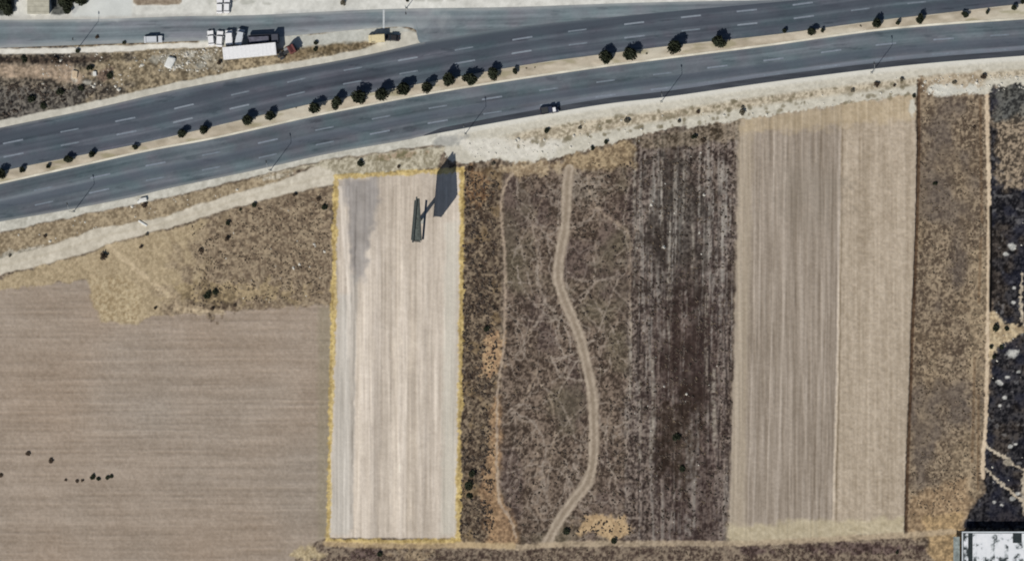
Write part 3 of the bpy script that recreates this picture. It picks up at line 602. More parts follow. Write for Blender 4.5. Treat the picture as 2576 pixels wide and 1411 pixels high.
for k in range(-3, 17):
    for off_, dx in ((34.5, 0), (68.5, random.uniform(-3, 3))):
        x = 318 + 142 * k + dx; s = -(float(mid_n(x + 20)) - float(mid_n(x - 20))) / 40
        yy = float(mid_n(x)) - off_
        if yy > -30: dash(x, yy, s, hup)
for k in range(-3, 17):
    for off_ in (36, 73):
        x = 392 + 141.4 * k + random.uniform(-3, 3); s = -(float(mid_s(x + 20)) - float(mid_s(x - 20))) / 40
        dash(x, float(mid_s(x)) + off_, s, hlo)
# the white line painted across the service road
me = bpy.data.meshes.new('stop_line'); a = W(963, 25); b = W(967.5, 74)
me.from_pydata([(a.x, b.y, .044), (b.x, b.y, .044), (b.x, a.y, .044), (a.x, a.y, .044)], [], [(0, 1, 2, 3)])
me.materials.append(mat('white_road_paint', (186, 190, 192), .8)); link(bpy.data.objects.new('stop_line', me), srv)

# ------------------------------------------------------------------ trees and bushes
leafm = mat('dark_leaves', None, .85, raw=(.030, .036, .021), var=.5, vscale=2.5, spec=.15)
leafb = mat('brown_leaves', None, .85, raw=(.085, .062, .044), var=.45, vscale=2.5, spec=.15)
leafo = mat('olive_leaves', None, .85, raw=(.15, .135, .10), var=.4, vscale=2.5, spec=.15)
barkm = mat('bark', None, .9, raw=(.09, .07, .05), var=.3, vscale=4)
def crown_mesh(name, rad, h, zc, n, seed, m, leaf=.16):
    rr = random.Random(seed); v = []; f = []
    lobes = [(Vector((rr.uniform(-.5, .5) * rad, rr.uniform(-.5, .5) * rad, zc + rr.uniform(-.3, .3) * h)), rr.uniform(.42, .72)) for _ in range(7)]
    lobes.append((Vector((0, 0, zc)), .82))
    for i in range(n):
        c, k = rr.choice(lobes)
        d = Vector((rr.gauss(0, 1), rr.gauss(0, 1), rr.gauss(0, 1))).normalized() * (rr.random() ** .35)
        p = c + Vector((d.x * rad * k, d.y * rad * k, d.z * h * .5 * k))
        nrm = Vector((rr.gauss(0, 1), rr.gauss(0, 1), rr.gauss(.5, 1))).normalized(); t = nrm.orthogonal().normalized(); b = nrm.cross(t)
        s = leaf * rr.uniform(.6, 1.4); q = len(v)
        v += [p - t * s, p + b * s * .6, p + t * s, p - b * s * .6]; f.append((q, q + 1, q + 2, q + 3))
    me = bpy.data.meshes.new(name); me.from_pydata([tuple(p) for p in v], [], f); me.materials.append(m); return me
def trunk_mesh(h, r, limbs, seed):
    rr = random.Random(seed); bm = bmesh.new()
    def tube(p0, p1, r0, r1, n=6):
        d = (p1 - p0).normalized(); t = d.orthogonal().normalized(); b = d.cross(t)
        A = [bm.verts.new(p0 + (t * math.cos(i * 2 * math.pi / n) + b * math.sin(i * 2 * math.pi / n)) * r0) for i in range(n)]
        B = [bm.verts.new(p1 + (t * math.cos(i * 2 * math.pi / n) + b * math.sin(i * 2 * math.pi / n)) * r1) for i in range(n)]
        for i in range(n): bm.faces.new((A[i], A[(i + 1) % n], B[(i + 1) % n], B[i]))
    tube(Vector((0, 0, -.1)), Vector((0, 0, h)), r, r * .6)
    for i in range(limbs):
        a = i * 2 * math.pi / limbs + rr.uniform(-.3, .3)
        tube(Vector((0, 0, h * rr.uniform(.6, .95))), Vector((math.cos(a) * h * .55, math.sin(a) * h * .55, h * rr.uniform(1.3, 1.8))), r * .45, r * .15)
    me = bpy.data.meshes.new('trunk'); bm.to_mesh(me); bm.free(); me.materials.append(barkm); return me
tr_cr = [crown_mesh('crown', 1.0, 1.6, .88, 1000, 20 + i, leafm, .17) for i in range(4)]
tr_tk = trunk_mesh(.45, .08, 5, 3)
bu_cr = {c: [crown_mesh('foliage', 1.0, 1.3, .55, 300, 40 + i + 10 * k, mm, .2) for i in range(3)] for k, (c, mm) in enumerate((('dark', leafm), ('brown', leafb), ('olive', leafo)))}
bu_st = trunk_mesh(.4, .06, 5, 9)
def tree(x, y, size, label, group='median trees', base_z=.14):
    # size: length of the dark blob (crown + shadow) in plan units
    r = size / S * .375; p = W(x - size * .09, y + size * .12, base_z)
    t = thing('median_tree', p, random.uniform(0, 6.28), label, 'tree', group)
    c = bpy.data.objects.new('crown', random.choice(tr_cr)); link(c, t); c.scale = (r, r, r * random.uniform(.95, 1.2))
    k = bpy.data.objects.new('trunk', tr_tk); link(k, t); k.scale = (r, r, r)
def bush(x, y, size, label, col='dark', group=None, name='bush', flat=.8, sy=1.0, rz=None):
    r = size / S * .5 * (.82 if col == 'dark' else .74); p = W(x, y, zat(x, y))
    t = thing(name, p, random.uniform(0, 6.28) if rz is None else rz, label, 'bush', group)
    c = bpy.data.objects.new('foliage', random.choice(bu_cr[col])); link(c, t); c.scale = (r * .95, r * .95 * sy, r * flat)
    k = bpy.data.objects.new('stem', bu_st); link(k, t); k.scale = (r, r, r)

T = [(5, 433, 34), (57, 425, 20), (122, 417, 14), (176, 398, 30), (235, 385, 24), (343, 368, 20), (460, 333, 32), (517, 322, 32), (627, 298, 38), (685, 287, 36),
     (794, 267, 42), (850, 255, 42), (910, 240, 52), (965, 233, 47), (1019, 220, 48), (1078, 217, 40), (1133, 198, 46), (1187, 194, 48), (1243, 182, 42), (1297, 178, 20),
     (1525, 141, 44), (1587, 130, 50), (1700, 115, 50), (1811, 102, 46), (1975, 77, 15), (2042, 77, 30), (2070, 76, 15), (2207, 56, 34), (2259, 57, 16), (2316, 46, 32),
     (2429, 35, 24), (2484, 30, 14), (2552, 18, 20), (2572, 5, 14)]
ordn = ['leftmost', 'second from the left', 'third from the left', 'fourth from the left', 'fifth from the left', 'sixth from the left', 'seventh from the left', 'eighth from the left', 'ninth from the left', 'tenth from the left',
        'eleventh from the left', 'twelfth from the left', 'thirteenth from the left', 'fourteenth from the left', 'fifteenth from the left', 'sixteenth from the left', 'seventeenth from the left', 'eighteenth from the left', 'nineteenth from the left', 'twentieth from the left']
for i, (x, y, s) in enumerate(T):
    sz = 'large dark' if s >= 44 else 'dark' if s >= 30 else 'small dark' if s >= 19 else 'very small dark'
    j = len(T) - 1 - i
    pos = ordn[i] if i < 20 else ordn[j].replace('left', 'right') if j else 'rightmost'
    tree(x, y, s, f'{sz} round tree on the highway median, {pos} in its row')
# seedlings on the median
for x, y, s, l in [(745, 272, 7, 'tiny seedling on the median between the tenth and eleventh tree'), (1324, 172, 8, 'tiny seedling just right of the small tree after the long row'),
                   (1346, 171, 8, 'tiny seedling at the left end of the long bare stretch of median'), (1627, 135, 10, 'low olive seedling on the median right of the second tree after the bare stretch'),
                   (2165, 66, 9, 'low olive seedling on the median left of the tree beyond the lamp post')]:
    bush(x, y, s, l, 'olive', 'median seedlings', 'seedling')
B = [(71, 1139, 19, 'brown', 'brown bush alone in the ploughed field, upper left of the group'), (129, 1159, 22, 'brown', 'brown bush in the ploughed field, second one down from the upper left'),
     (2, 1196, 18, 'brown', 'bush in the ploughed field cut by the left edge of the view'), (166, 1206, 11, 'brown', 'smallest bush in the ploughed field, left end of the short row'),
     (193, 1209, 14, 'brown', 'low brown bush second in the short row in the ploughed field'), (207, 1207, 12, 'brown', 'low brown bush third in the short row in the ploughed field'),
     (234, 1198, 20, 'dark', 'dark green bush fourth in the short row in the ploughed field'), (247, 1204, 16, 'dark', 'dark green bush fifth in the short row in the ploughed field'),
     (270, 1201, 16, 'dark', 'dark green bush near the right end of the short row'), (280, 1197, 15, 'dark', 'dark green bush at the right end of the short row')]
for x, y, s, c, l in B: bush(x, y, s, l, c, 'bushes in the ploughed field', flat=.6)
B = [(263, 646, 30, 'brown', 'large brown bush just below the dirt track near the footpath'), (907, 412, 26, 'dark', 'dark round bush above the upper left corner of the pale field'),
     (1003, 420, 14, 'brown', 'small brown bush above the middle of the top edge of the pale field'), (362, 515, 22, 'brown', 'brown bush on the gravel shoulder beside the white block'),
     (639, 516, 18, 'dark', 'dark bush on the lower edge of the dirt track, right of the middle'), (605, 528, 11, 'dark', 'small dark bush left of the one on the track edge'),
     (741, 491, 17, 'brown', 'purple brown bush below the dirt track near the pale field'), (369, 590, 14, 'olive', 'small olive bush at the lower edge of the dirt track'),
     (355, 620, 15, 'brown', 'brown bush in the dry grass above the footpath'), (573, 562, 17, 'dark', 'narrow dark bush in the grass below the dirt track'),
     (571, 600, 20, 'brown', 'brown bush in the grass below the narrow dark bush'), (505, 630, 20, 'brown', 'brown bush on the edge between yellow and brown grass'),
     (523, 741, 28, 'dark', 'dark bush in the thicket by the upper edge of the ploughed field'), (542, 735, 22, 'dark', 'dark bush right of the darkest one in the thicket'),
     (533, 776, 15, 'brown', 'round brown bush at the field edge below the thicket'), (390, 774, 12, 'brown', 'small bush at the field edge where the footpath ends'),
     (590, 768, 14, 'brown', 'brown bush at the field edge right of the thicket'), (817, 522, 22, 'dark', 'dark bush at the left edge of the pale field near its top'),
     (800, 500, 18, 'brown', 'brown bush up left of the one touching the pale field'), (114, 593, 14, 'brown', 'brown bush on the verge above the left end of the dirt track'),
     (25, 643, 14, 'olive', 'olive bush on pale rubble at the left edge above the dirt track'), (1224, 828, 22, 'dark', 'black bush at the top of the tan patch in the scrub strip'),
     (1188, 1192, 26, 'dark', 'black bush right of the pale field near its lower corner'), (1178, 1222, 32, 'dark', 'larger black bush just below the black one by the pale field'),
     (1180, 1246, 22, 'dark', 'lowest black bush of the three right of the pale field'), (1182, 425, 20, 'brown', 'dark bush by the upper right corner of the pale field'),
     (1240, 412, 16, 'olive', 'olive bush in the gravel at the top of the scrub strip'), (1375, 330, 19, 'dark', 'green bush in the gravel verge below the dark pickup'),
     (1458, 322, 16, 'olive', 'olive bush in the gravel verge right of the green bush'), (1577, 304, 22, 'olive', 'olive bush in the middle of the broad gravel verge'),
     (1708, 306, 15, 'olive', 'olive bush near the lower edge of the gravel above the striped scrub'), (1755, 282, 15, 'brown', 'brown bush in the gravel verge above the striped scrub'),
     (1866, 282, 26, 'olive', 'wide olive bush in the gravel above the left corner of the stubble field'), (1868, 270, 14, 'olive', 'small olive bush just above the wide one in the gravel'),
     (2144, 228, 18, 'olive', 'olive bush in the gravel above the stubble field, left of the lamp post'), (2204, 214, 22, 'brown', 'brown bush in the gravel below the right lamp post'),
     (2268, 200, 18, 'olive', 'olive bush in the gravel near the top of the ditch'), (2250, 216, 13, 'brown', 'small brown bush below the olive one near the ditch'),
     (2400, 208, 17, 'olive', 'olive bush between the two white rubble patches'), (2474, 192, 22, 'brown', 'brown bush at the top end of the pale footpath'),
     (2299, 242, 15, 'dark', 'dark bush at the upper right corner of the stubble field'), (2450, 320, 12, 'brown', 'small brown bush in the eastern scrub strip near its top'),
     (2351, 462, 16, 'dark', 'dark green bush in the eastern scrub strip'), (2503, 824, 27, 'dark', 'black bush on the tan clearing beside the pale footpath'),
     (2493, 872, 15, 'dark', 'small black bush below the larger one on the tan clearing'), (2531, 827, 18, 'dark', 'black bush at the right end of the tan clearing'),
     (2520, 873, 18, 'dark', 'black bush at the lower edge of the tan clearing'), (2500, 898, 14, 'dark', 'small black bush at the lower tip of the tan clearing'),
     (862, 8, 24, 'olive', 'pale olive bush on the gravel apron above the service road'), (1024, 2, 13, 'dark', 'small dark bush on the apron at the top edge'),
     (312, 108, 14, 'dark', 'dark bush on the lower edge of the service road'), (245, 95, 15, 'brown', 'low brown bush at the edge of the service road left of the car'),
     (196, 128, 18, 'dark', 'dark bush on the white strip below the service road, leftmost'), (550, 158, 18, 'brown', 'brown bush at the lower left end of the white trailer'),
     (795, 108, 17, 'dark', 'dark narrow bush in the gravel right of the red container'), (793, 124, 17, 'dark', 'dark bush below the narrow one right of the red container'),
     (1490, 372, 16, 'dark', 'dark bush at the upper edge of the yellowish corner'), (1525, 358, 17, 'dark', 'dark bush along the gravel edge above the tracked scrub'),
     (1745, 345, 20, 'dark', 'dark bush at the top of the striped scrub, left of its pair'), (1770, 352, 20, 'brown', 'dark brown bush at the top of the striped scrub'),
     (1700, 1100, 28, 'dark', 'dark thicket bush low in the striped scrub'), (1715, 1178, 24, 'dark', 'dark bush below the thicket bush in the striped scrub'),
     (1545, 1360, 22, 'dark', 'dark bush below the straw patch by the thin track'), (1425, 1335, 26, 'dark', 'dark bush left of the straw patch'),
     (955, 1392, 20, 'dark', 'dark bush in the brown patch below the pale field'), (2256, 1388, 13, 'dark', 'small dark bush in the brown scrub along the bottom edge'),
     (225, 172, 22, 'dark', 'dark bush above the rubble in the wedge beside the highway'), (276, 190, 26, 'dark', 'dark brown bush right of the rubble in the wedge'),
     (205, 222, 24, 'dark', 'black bush below the bare patch in the wedge'), (150, 232, 26, 'dark', 'black bush in the dark thicket left in the wedge'),
     (80, 250, 28, 'dark', 'black bush in the thicket by the highway shoulder, leftmost'), (110, 268, 24, 'dark', 'lower black bush in the thicket by the highway shoulder'),
     (60, 148, 24, 'dark', 'dark bush below the white strip near the left edge'), (140, 150, 22, 'brown', 'dark brown bush below the white strip, right of the dark one')]
for x, y, s, c, l in B: bush(x, y, s, l, c, flat=random.uniform(.7, 1.0))
# trees in the beds at the top left
for x, y, s, l in [(12, 8, 46, 'dark broad tree at the top left corner'), (22, 30, 26, 'small dark tree between the corner tree and the road'), (168, 4, 44, 'dark broad tree right of the beige hut'),
                   (205, -4, 44, 'dark broad tree at the top between hut and white driveway'), (170, 27, 22, 'small dark tree by the road right of the beige hut')]:
    p = W(x, y, 0); r = s / S * .5; t = thing('broad_tree', p, random.uniform(0, 6), l, 'tree', 'trees beside the hut')
    c = bpy.data.objects.new('crown', random.choice(tr_cr)); link(c, t); c.scale = (r, r, r * .9)
    k = bpy.data.objects.new('trunk', tr_tk); link(k, t); k.scale = (r, r, r)

# low tufts: uncountable ground cover, one object per plot
def tufts(name, polys, n, rmin, rmax, m, seed, hgt=.8):
    rr = random.Random(seed); v = []; f = []
    for P in polys:
        xs = [p[0] for p in P[0]]; ys = [p[1] for p in P[0]]
        cand = np.array([(rr.uniform(min(xs), max(xs)), rr.uniform(min(ys), max(ys))) for _ in range(int(n * P[1]))], np.float32)
        sd = polysd(P[0], cand[:, 0], cand[:, 1])
        for (x, y), q in zip(cand, sd):
            if q < 3 or names[L[int((y + 70) / ST), int((x + 70) / ST)]] in ('dirt_track', 'foot_path'): continue
            if vn(np.array([x / 16]), np.array([y / 16]), seed)[0] < .42: continue
            p = W(float(x), float(y), zat(x, y)); r = rr.uniform(rmin, rmax)
            for k in range(4):
                a = rr.uniform(0, 6.28); c = p + Vector((math.cos(a), math.sin(a), 0)) * r * rr.uniform(0, .7)
                b = len(v); h = r * hgt * rr.uniform(.6, 1.3); s = r * rr.uniform(.35, .7); a0 = rr.uniform(0, 2)
                v += [(c.x + s * math.cos(a0 + j * 1.5708), c.y + s * math.sin(a0 + j * 1.5708), c.z - .05 + (j % 2) * h * .5) for j in range(4)]
                v.append((c.x + rr.uniform(-.1, .1), c.y + rr.uniform(-.1, .1), c.z + h))
                f += [(b, b + 1, b + 4), (b + 1, b + 2, b + 4), (b + 2, b + 3, b + 4), (b + 3, b, b + 4)]
    me = bpy.data.meshes.new(name); me.from_pydata(v, [], f); me.materials.append(m)
    o = link(bpy.data.objects.new(name, me)); o['kind'] = 'stuff'; o['label'] = name.replace('_', ' ') + ' scattered over the ground'; o['category'] = 'ground cover'
tuftd = mat('dry_dark_tufts', None, .9, raw=(.085, .066, .052), var=.45, vscale=.6)
tuftm = mat('dry_brown_tufts', None, .9, raw=(.15, .115, .08), var=.4, vscale=.6)
tufts('low_dark_brush', [([(1166, 430), (1255, 430), (1255, 860), (1240, 1100), (1245, 1360), (1155, 1360)], 1.5), ([(1272, 440), (1400, 440), (1395, 700), (1480, 1000), (1480, 1170), (1370, 1350), (1275, 1350), (1260, 1000)], .7),
                         ([(1440, 440), (1855, 340), (1845, 1000), (1835, 1350), (1420, 1350), (1500, 1180), (1500, 1000), (1420, 720)], 2.6), ([(10, 205), (230, 210), (250, 240), (0, 300)], .5)], 1000, .25, .6, tuftd, 5, .55)
tufts('low_dry_brush', [([(480, 560), (830, 480), (834, 755), (480, 775)], 1.6), ([(2316, 250), (2478, 250), (2478, 1000), (2468, 1230), (2400, 1300), (2285, 1300), (2300, 800)], 2.0),
                        ([(1166, 430), (1255, 430), (1245, 1360), (1155, 1360)], 1.0), ([(820, 1385), (2300, 1375), (2330, 1480), (780, 1480)], 1.6), ([(1272, 440), (1855, 350), (1835, 1350), (1275, 1350)], 2.2)], 1300, .18, .42, tuftm, 6, .55)

# ------------------------------------------------------------------ mesh building blocks
def bx(bm, x0, x1, y0, y1, z0, z1, top=None, bev=0.0):
    # box; top = (x0,x1,y0,y1) gives a tapered upper face
    t = top or (x0, x1, y0, y1)
    v = [bm.verts.new(p) for p in ((x0, y0, z0), (x1, y0, z0), (x1, y1, z0), (x0, y1, z0), (t[0], t[2], z1), (t[1], t[2], z1), (t[1], t[3], z1), (t[0], t[3], z1))]
    fs = [bm.faces.new([v[i] for i in q]) for q in ((3, 2, 1, 0), (4, 5, 6, 7), (0, 1, 5, 4), (1, 2, 6, 5), (2, 3, 7, 6), (3, 0, 4, 7))]
    if bev:
        es = set(e for f in fs for e in f.edges)
        bmesh.ops.bevel(bm, geom=list(es), offset=bev, segments=2, affect='EDGES', profile=.6)
def cyl(bm, c, ax, r, h, n=14, r2=None):
    r2 = r if r2 is None else r2; ax = Vector(ax).normalized(); t = ax.orthogonal().normalized(); b = ax.cross(t); c = Vector(c)
    A = [bm.verts.new(c + (t * math.cos(i * 2 * math.pi / n) + b * math.sin(i * 2 * math.pi / n)) * r) for i in range(n)]
    B = [bm.verts.new(c + ax * h + (t * math.cos(i * 2 * math.pi / n) + b * math.sin(i * 2 * math.pi / n)) * r2) for i in range(n)]
    for i in range(n): bm.faces.new((A[i], A[(i + 1) % n], B[(i + 1) % n], B[i]))
    bm.faces.new(A[::-1]); bm.faces.new(B)
def fin(bm, name, m, parent=None):
    bmesh.ops.recalc_face_normals(bm, faces=bm.faces); me = bpy.data.meshes.new(name); bm.to_mesh(me); bm.free()
    me.materials.append(m); return link(bpy.data.objects.new(name, me), parent)
def part(name, m, parent, *boxes, bev=0.0, label=None):
    bm = bmesh.new()
    for b in boxes: bx(bm, *b[:6], top=b[6] if len(b) > 6 else None, bev=bev)
    o = fin(bm, name, m, parent)
    if label: o['label'] = label
    return o
rubber = mat('rubber', (34, 34, 36), .9); glassm = mat('vehicle_glass', (40, 48, 58), .12, spec=.6, var=.05)
steel = mat('galvanised_steel', (150, 154, 156), .5, .4); darkst = mat('dark_steel', (58, 60, 62), .6, .2)
lampm = mat('headlight_lens', (210, 212, 210), .2, spec=.6); redm = mat('tail_light_lens', (120, 24, 20), .3)
whitep = mat('white_vehicle_paint', (236, 237, 240), .35, var=.05, spec=.5); silverp = mat('silver_vehicle_paint', (196, 200, 205), .4, 0, var=.05)
bluep = mat('dark_blue_vehicle_paint', (50, 54, 72), .35, var=.06, spec=.5); beigep = mat('beige_vehicle_paint', (212, 198, 160), .5, var=.08)
blackp = mat('black_vehicle_paint', (44, 42, 44), .4, var=.08, spec=.4); maroonp = mat('maroon_vehicle_paint', (112, 66, 64), .55, var=.15)
greyp = mat('grey_lorry_paint', (72, 74, 84), .5, var=.1)

def wheels(t, xs, hw, r=.33, w=.22):
    for x in xs:
        for s in (-1, 1):
            bm = bmesh.new(); cyl(bm, (0, -w / 2, 0), (0, 1, 0), r, w, 16); o = fin(bm, 'wheel', rubber, t); o.location = (x, s * (hw - w * .45), r)
            bm = bmesh.new(); cyl(bm, (0, -w / 2 - .012, 0), (0, 1, 0), r * .58, w + .024, 12); fin(bm, 'rim', steel, o)
def car(x, y, rz, L_, Wd, H, paint_, name, label, cat, kind='car', group=None):
    t = thing(name, W(x, y, .05), rz, label, cat, group); hw = Wd / 2; hl = L_ / 2; bh = H * .56
    bm = bmesh.new(); bx(bm, -hl, hl, -hw, hw, .28, bh, (-hl + .08, hl - .12, -hw + .06, hw - .06), .09)
    if kind == 'pickup':                                          # open bed behind the cabin
        body = fin(bm, 'body', paint_, t)
        part('load_bed', darkst, t, (-hl + .2, -.45, -hw + .16, hw - .16, bh - .02, bh + .03))
        part('bed_side', paint_, t, (-hl + .1, -.45, -hw + .06, -hw + .15, bh, bh + .22)); part('bed_side', paint_, t, (-hl + .1, -.45, hw - .15, hw - .06, bh, bh + .22))
        part('tailgate', paint_, t, (-hl + .08, -hl + .17, -hw + .16, hw - .16, bh, bh + .22))
        c0, c1 = -.4, hl - 1.35
    elif kind == 'van':
        body = fin(bm, 'body', paint_, t); c0, c1 = -hl + .08, hl - .75
    else:
        body = fin(bm, 'body', paint_, t); c0, c1 = -hl + .55, hl - 1.15
    tp = .15 if kind == 'van' else .38
    part('cabin_glass', glassm, t, (c0, c1, -hw + .1, hw - .1, bh - .03, H - .07, (c0 + tp * .7, c1 - tp * 1.2, -hw + .22, hw - .22)))
    part('roof', paint_, t, (c0 + tp * .7 - .05, c1 - tp * 1.2 + .03, -hw + .19, hw - .19, H - .08, H), bev=.02)
    if kind == 'van': part('side_panel', paint_, t, (c0 + .03, c1 - 1.3, -hw + .07, hw - .07, bh, H - .085))
    for s in (-1, 1):
        part('headlight', lampm, t, (hl - .12, hl + .01, s * (hw - .38) - .14, s * (hw - .38) + .14, bh - .24, bh - .08))
        part('tail_light', redm, t, (-hl - .01, -hl + .1, s * (hw - .3) - .1, s * (hw - .3) + .1, bh - .28, bh - .06))
        part('mirror', paint_, t, (c1 - .5, c1 - .3, s * (hw + .1) - .1, s * (hw + .1) + .1, bh + .02, bh + .18))
    wheels(t, (-hl + .8, hl - .85), hw); return t

PI = math.pi
car(386, 100, R(2), 5.2, 1.95, 1.6, silverp, 'parked_car', 'silver estate car parked alone on the service road left of the lorries', 'car')
car(531, 97, R(96), 4.3, 1.8, 1.5, whitep, 'parked_car', 'white car parked nose up, leftmost of the row beside the lorries', 'car', group='white vehicles parked beside the lorries')
car(553, 99, R(86), 4.5, 1.85, 1.5, whitep, 'parked_car', 'white car parked nose up between a white car and a white van', 'car', group='white vehicles parked beside the lorries')
car(577, 96, R(92), 4.2, 2.05, 2.2, whitep, 'parked_van', 'white van parked nose up, third in the row beside the lorries', 'van', 'van', 'white vehicles parked beside the lorries')
car(604, 95, R(78), 4.6, 2.0, 2.3, silverp, 'parked_van', 'silver van parked at a slant left of the dark lorry', 'van', 'van', 'white vehicles parked beside the lorries')
car(553, 17, R(90), 4.2, 1.75, 1.5, whitep, 'parked_car', 'left one of two white cars on the apron at the top edge', 'car', group='white cars on the apron')
car(571, 16, R(88), 4.2, 1.75, 1.5, whitep, 'parked_car', 'right one of two white cars on the apron at the top edge', 'car', group='white cars on the apron')
car(948, 98, R(183), 4.7, 2.2, 2.5, beigep, 'parked_van', 'beige van with a white roof patch at the end of the gravel lot', 'van', 'van')
car(987, 96, R(176), 3.9, 1.8, 1.45, blackp, 'parked_car', 'black car at the tip of the gravel lot, right of the beige van', 'car')
t = car(1382, 277, R(8.5), 5.2, 2.1, 1.7, bluep, 'pickup_truck', 'dark blue pickup driving on the lower carriageway shoulder', 'pickup', 'pickup')
o = part('cool_box', whitep, None, (-.42, .42, -.6, .6, 0, .5), bev=.05); o.name = 'white_crate'
o.location = W(1394, 277, 1.80); o.rotation_euler = (0, 0, R(8.5)); tag(o, 'white crate strapped on the roof of the dark blue pickup', 'crate')

def trailer(x, y, rz, L_, Wd, H, pm, label, name='box_trailer', ribs=13):
    t = thing(name, W(x, y, 0), rz, label, 'trailer'); hl, hw = L_ / 2, Wd / 2
    part('cargo_box', pm, t, (-hl, hl, -hw, hw, 1.15, H), bev=.04)
    for i in range(ribs):
        xx = -hl + .4 + i * (L_ - .8) / (ribs - 1); part('roof_rib', pm, t, (xx - .04, xx + .04, -hw + .05, hw - .05, H, H + .05))
    part('chassis', darkst, t, (-hl + .1, hl - .2, -.5, .5, .8, 1.148)); part('rear_door', steel, t, (-hl - .06, -hl - .005, -hw + .05, hw - .05, 1.2, H - .05))
    part('underrun_bar', darkst, t, (-hl, -hl + .12, -hw + .1, hw - .1, .45, .6))
    wheels(t, (-hl + 1.4, -hl + 2.7, -hl + 4.0), hw, .5, .3)
    for s in (-1, 1): part('landing_leg', steel, t, (hl - 3.0, hl - 2.85, s * .9 - .08, s * .9 + .08, 0, .9))
    return t
def tractor(x, y, rz, pm, label, cab_only=True):
    t = thing('lorry', W(x, y, 0), rz, label, 'lorry')
    part('cab', pm, t, (.4, 2.5, -1.2, 1.2, .75, 3.1, (.4, 2.2, -1.15, 1.15)), bev=.06); part('windscreen', glassm, t, (2.3, 2.47, -1.0, 1.0, 1.75, 2.6, (2.2, 2.36, -.98, .98)))
    part('wind_deflector', pm, t, (.5, 1.7, -1.0, 1.0, 3.1, 3.65, (.5, .8, -.95, .95))); part('bumper', darkst, t, (2.4, 2.62, -1.2, 1.2, .4, .74))
    part('chassis', darkst, t, (-3.1, .4, -.45, .45, .7, 1.0)); part('coupling_plate', rubber, t, (-2.4, -1.4, -.5, .5, 1.0, 1.12)); part('fuel_tank', steel, t, (-.7, .4, .5, 1.15, .45, .95))
    for s in (-1, 1):
        part('headlight', lampm, t, (2.6, 2.65, s * .85 - .18, s * .85 + .18, .5, .68)); part('mirror', darkst, t, (2.1, 2.2, s * 1.4 - .14, s * 1.4 + .14, 1.9, 2.6))
        part('mudguard', darkst, t, (-2.8, -1.5, s * .9 - .32, s * .9 + .32, 1.08, 1.13))
    wheels(t, (1.6, -2.1), 1.2, .5, .32); return t
trailer(630, 131, R(5.5), 14.8, 3.4, 3.9, whitep, 'long white box trailer standing below the dark lorry')
part_r = tractor(724, 131, R(28), maroonp, 'maroon lorry cab at the right end of the white trailer')
def lorry(x, y, rz, pm, label):
    t = thing('lorry', W(x, y, 0), rz, label, 'lorry')
    part('cargo_bed', pm, t, (-4.4, 2.0, -1.2, 1.2, 1.1, 1.3)); 
    for s in (-1, 1): part('side_board', pm, t, (-4.4, 2.0, s * 1.22 - .04, s * 1.22 + .04, 1.3, 2.1))
    part('tarpaulin', mat('grey_tarpaulin', (92, 92, 104), .8, var=.3, vscale=1.2), t, (-4.2, 1.8, -1.12, 1.12, 1.3, 2.6, (-3.9, 1.5, -.7, .7)), bev=.1)
    part('cab', pm, t, (2.3, 4.4, -1.2, 1.2, .75, 2.9, (2.3, 4.1, -1.15, 1.15)), bev=.06); part('windscreen', glassm, t, (4.2, 4.36, -1.0, 1.0, 1.7, 2.5, (4.1, 4.25, -.98, .98)))
    part('chassis', darkst, t, (-4.4, 2.4, -.45, .45, .7, 1.08)); wheels(t, (3.4, -2.0, -3.2), 1.2, .5, .3)
    for s in (-1, 1): part('mirror', darkst, t, (4.0, 4.1, s * 1.4 - .14, s * 1.4 + .14, 1.8, 2.4))
lorry(664, 100, R(3), greyp, 'dark grey lorry with a tarpaulin bed parked above the white trailer')

# ------------------------------------------------------------------ lamp posts
def lamp_post():
    t = thing('street_lamp', (0, 0, 0), 0, 'x', 'street lamp', 'street lamps along the roads')
    bm = bmesh.new(); cyl(bm, (0, 0, 0), (0, 0, 1), .11, 10.2, 10, .06); fin(bm, 'pole', steel, t)
    bm = bmesh.new(); cyl(bm, (0, 0, 10.1), (0, 1, .18), .055, 1.9, 8, .04); fin(bm, 'arm', steel, t)
    part('lamp_head', darkst, t, (-.16, .16, 1.75, 2.5, 10.36, 10.5, (-.1, .1, 1.8, 2.45)), bev=.02)
    part('base_plinth', kerb_c, t, (-.3, .3, -.3, .3, -.05, .18)); return t
kerb_c = mat('plinth_concrete', (170, 168, 160), .9)
lp = lamp_post()
for i, (x, y, rz, l) in enumerate([(185, 533, 14, 'leftmost of the tall street lamps south of the highway'), (680, 429, 12, 'tall street lamp south of the highway above the dirt track'),
                       (1170, 338, 9, 'tall street lamp south of the highway at the broad white gravel'), (1663, 257, 8, 'tall street lamp south of the highway above the striped scrub'),
                       (2192, 184, 7, 'rightmost of the tall street lamps south of the highway'), (195, 124, 2, 'tall street lamp on the white strip below the service road, left part'),
                       (1022, 22, -175, 'tall street lamp on the upper side of the service road')]):
    o = lp if i == 0 else copy_tree(lp); o.location = W(x, y, 0.02); o.rotation_euler = (0, 0, R(rz)); o['label'] = l

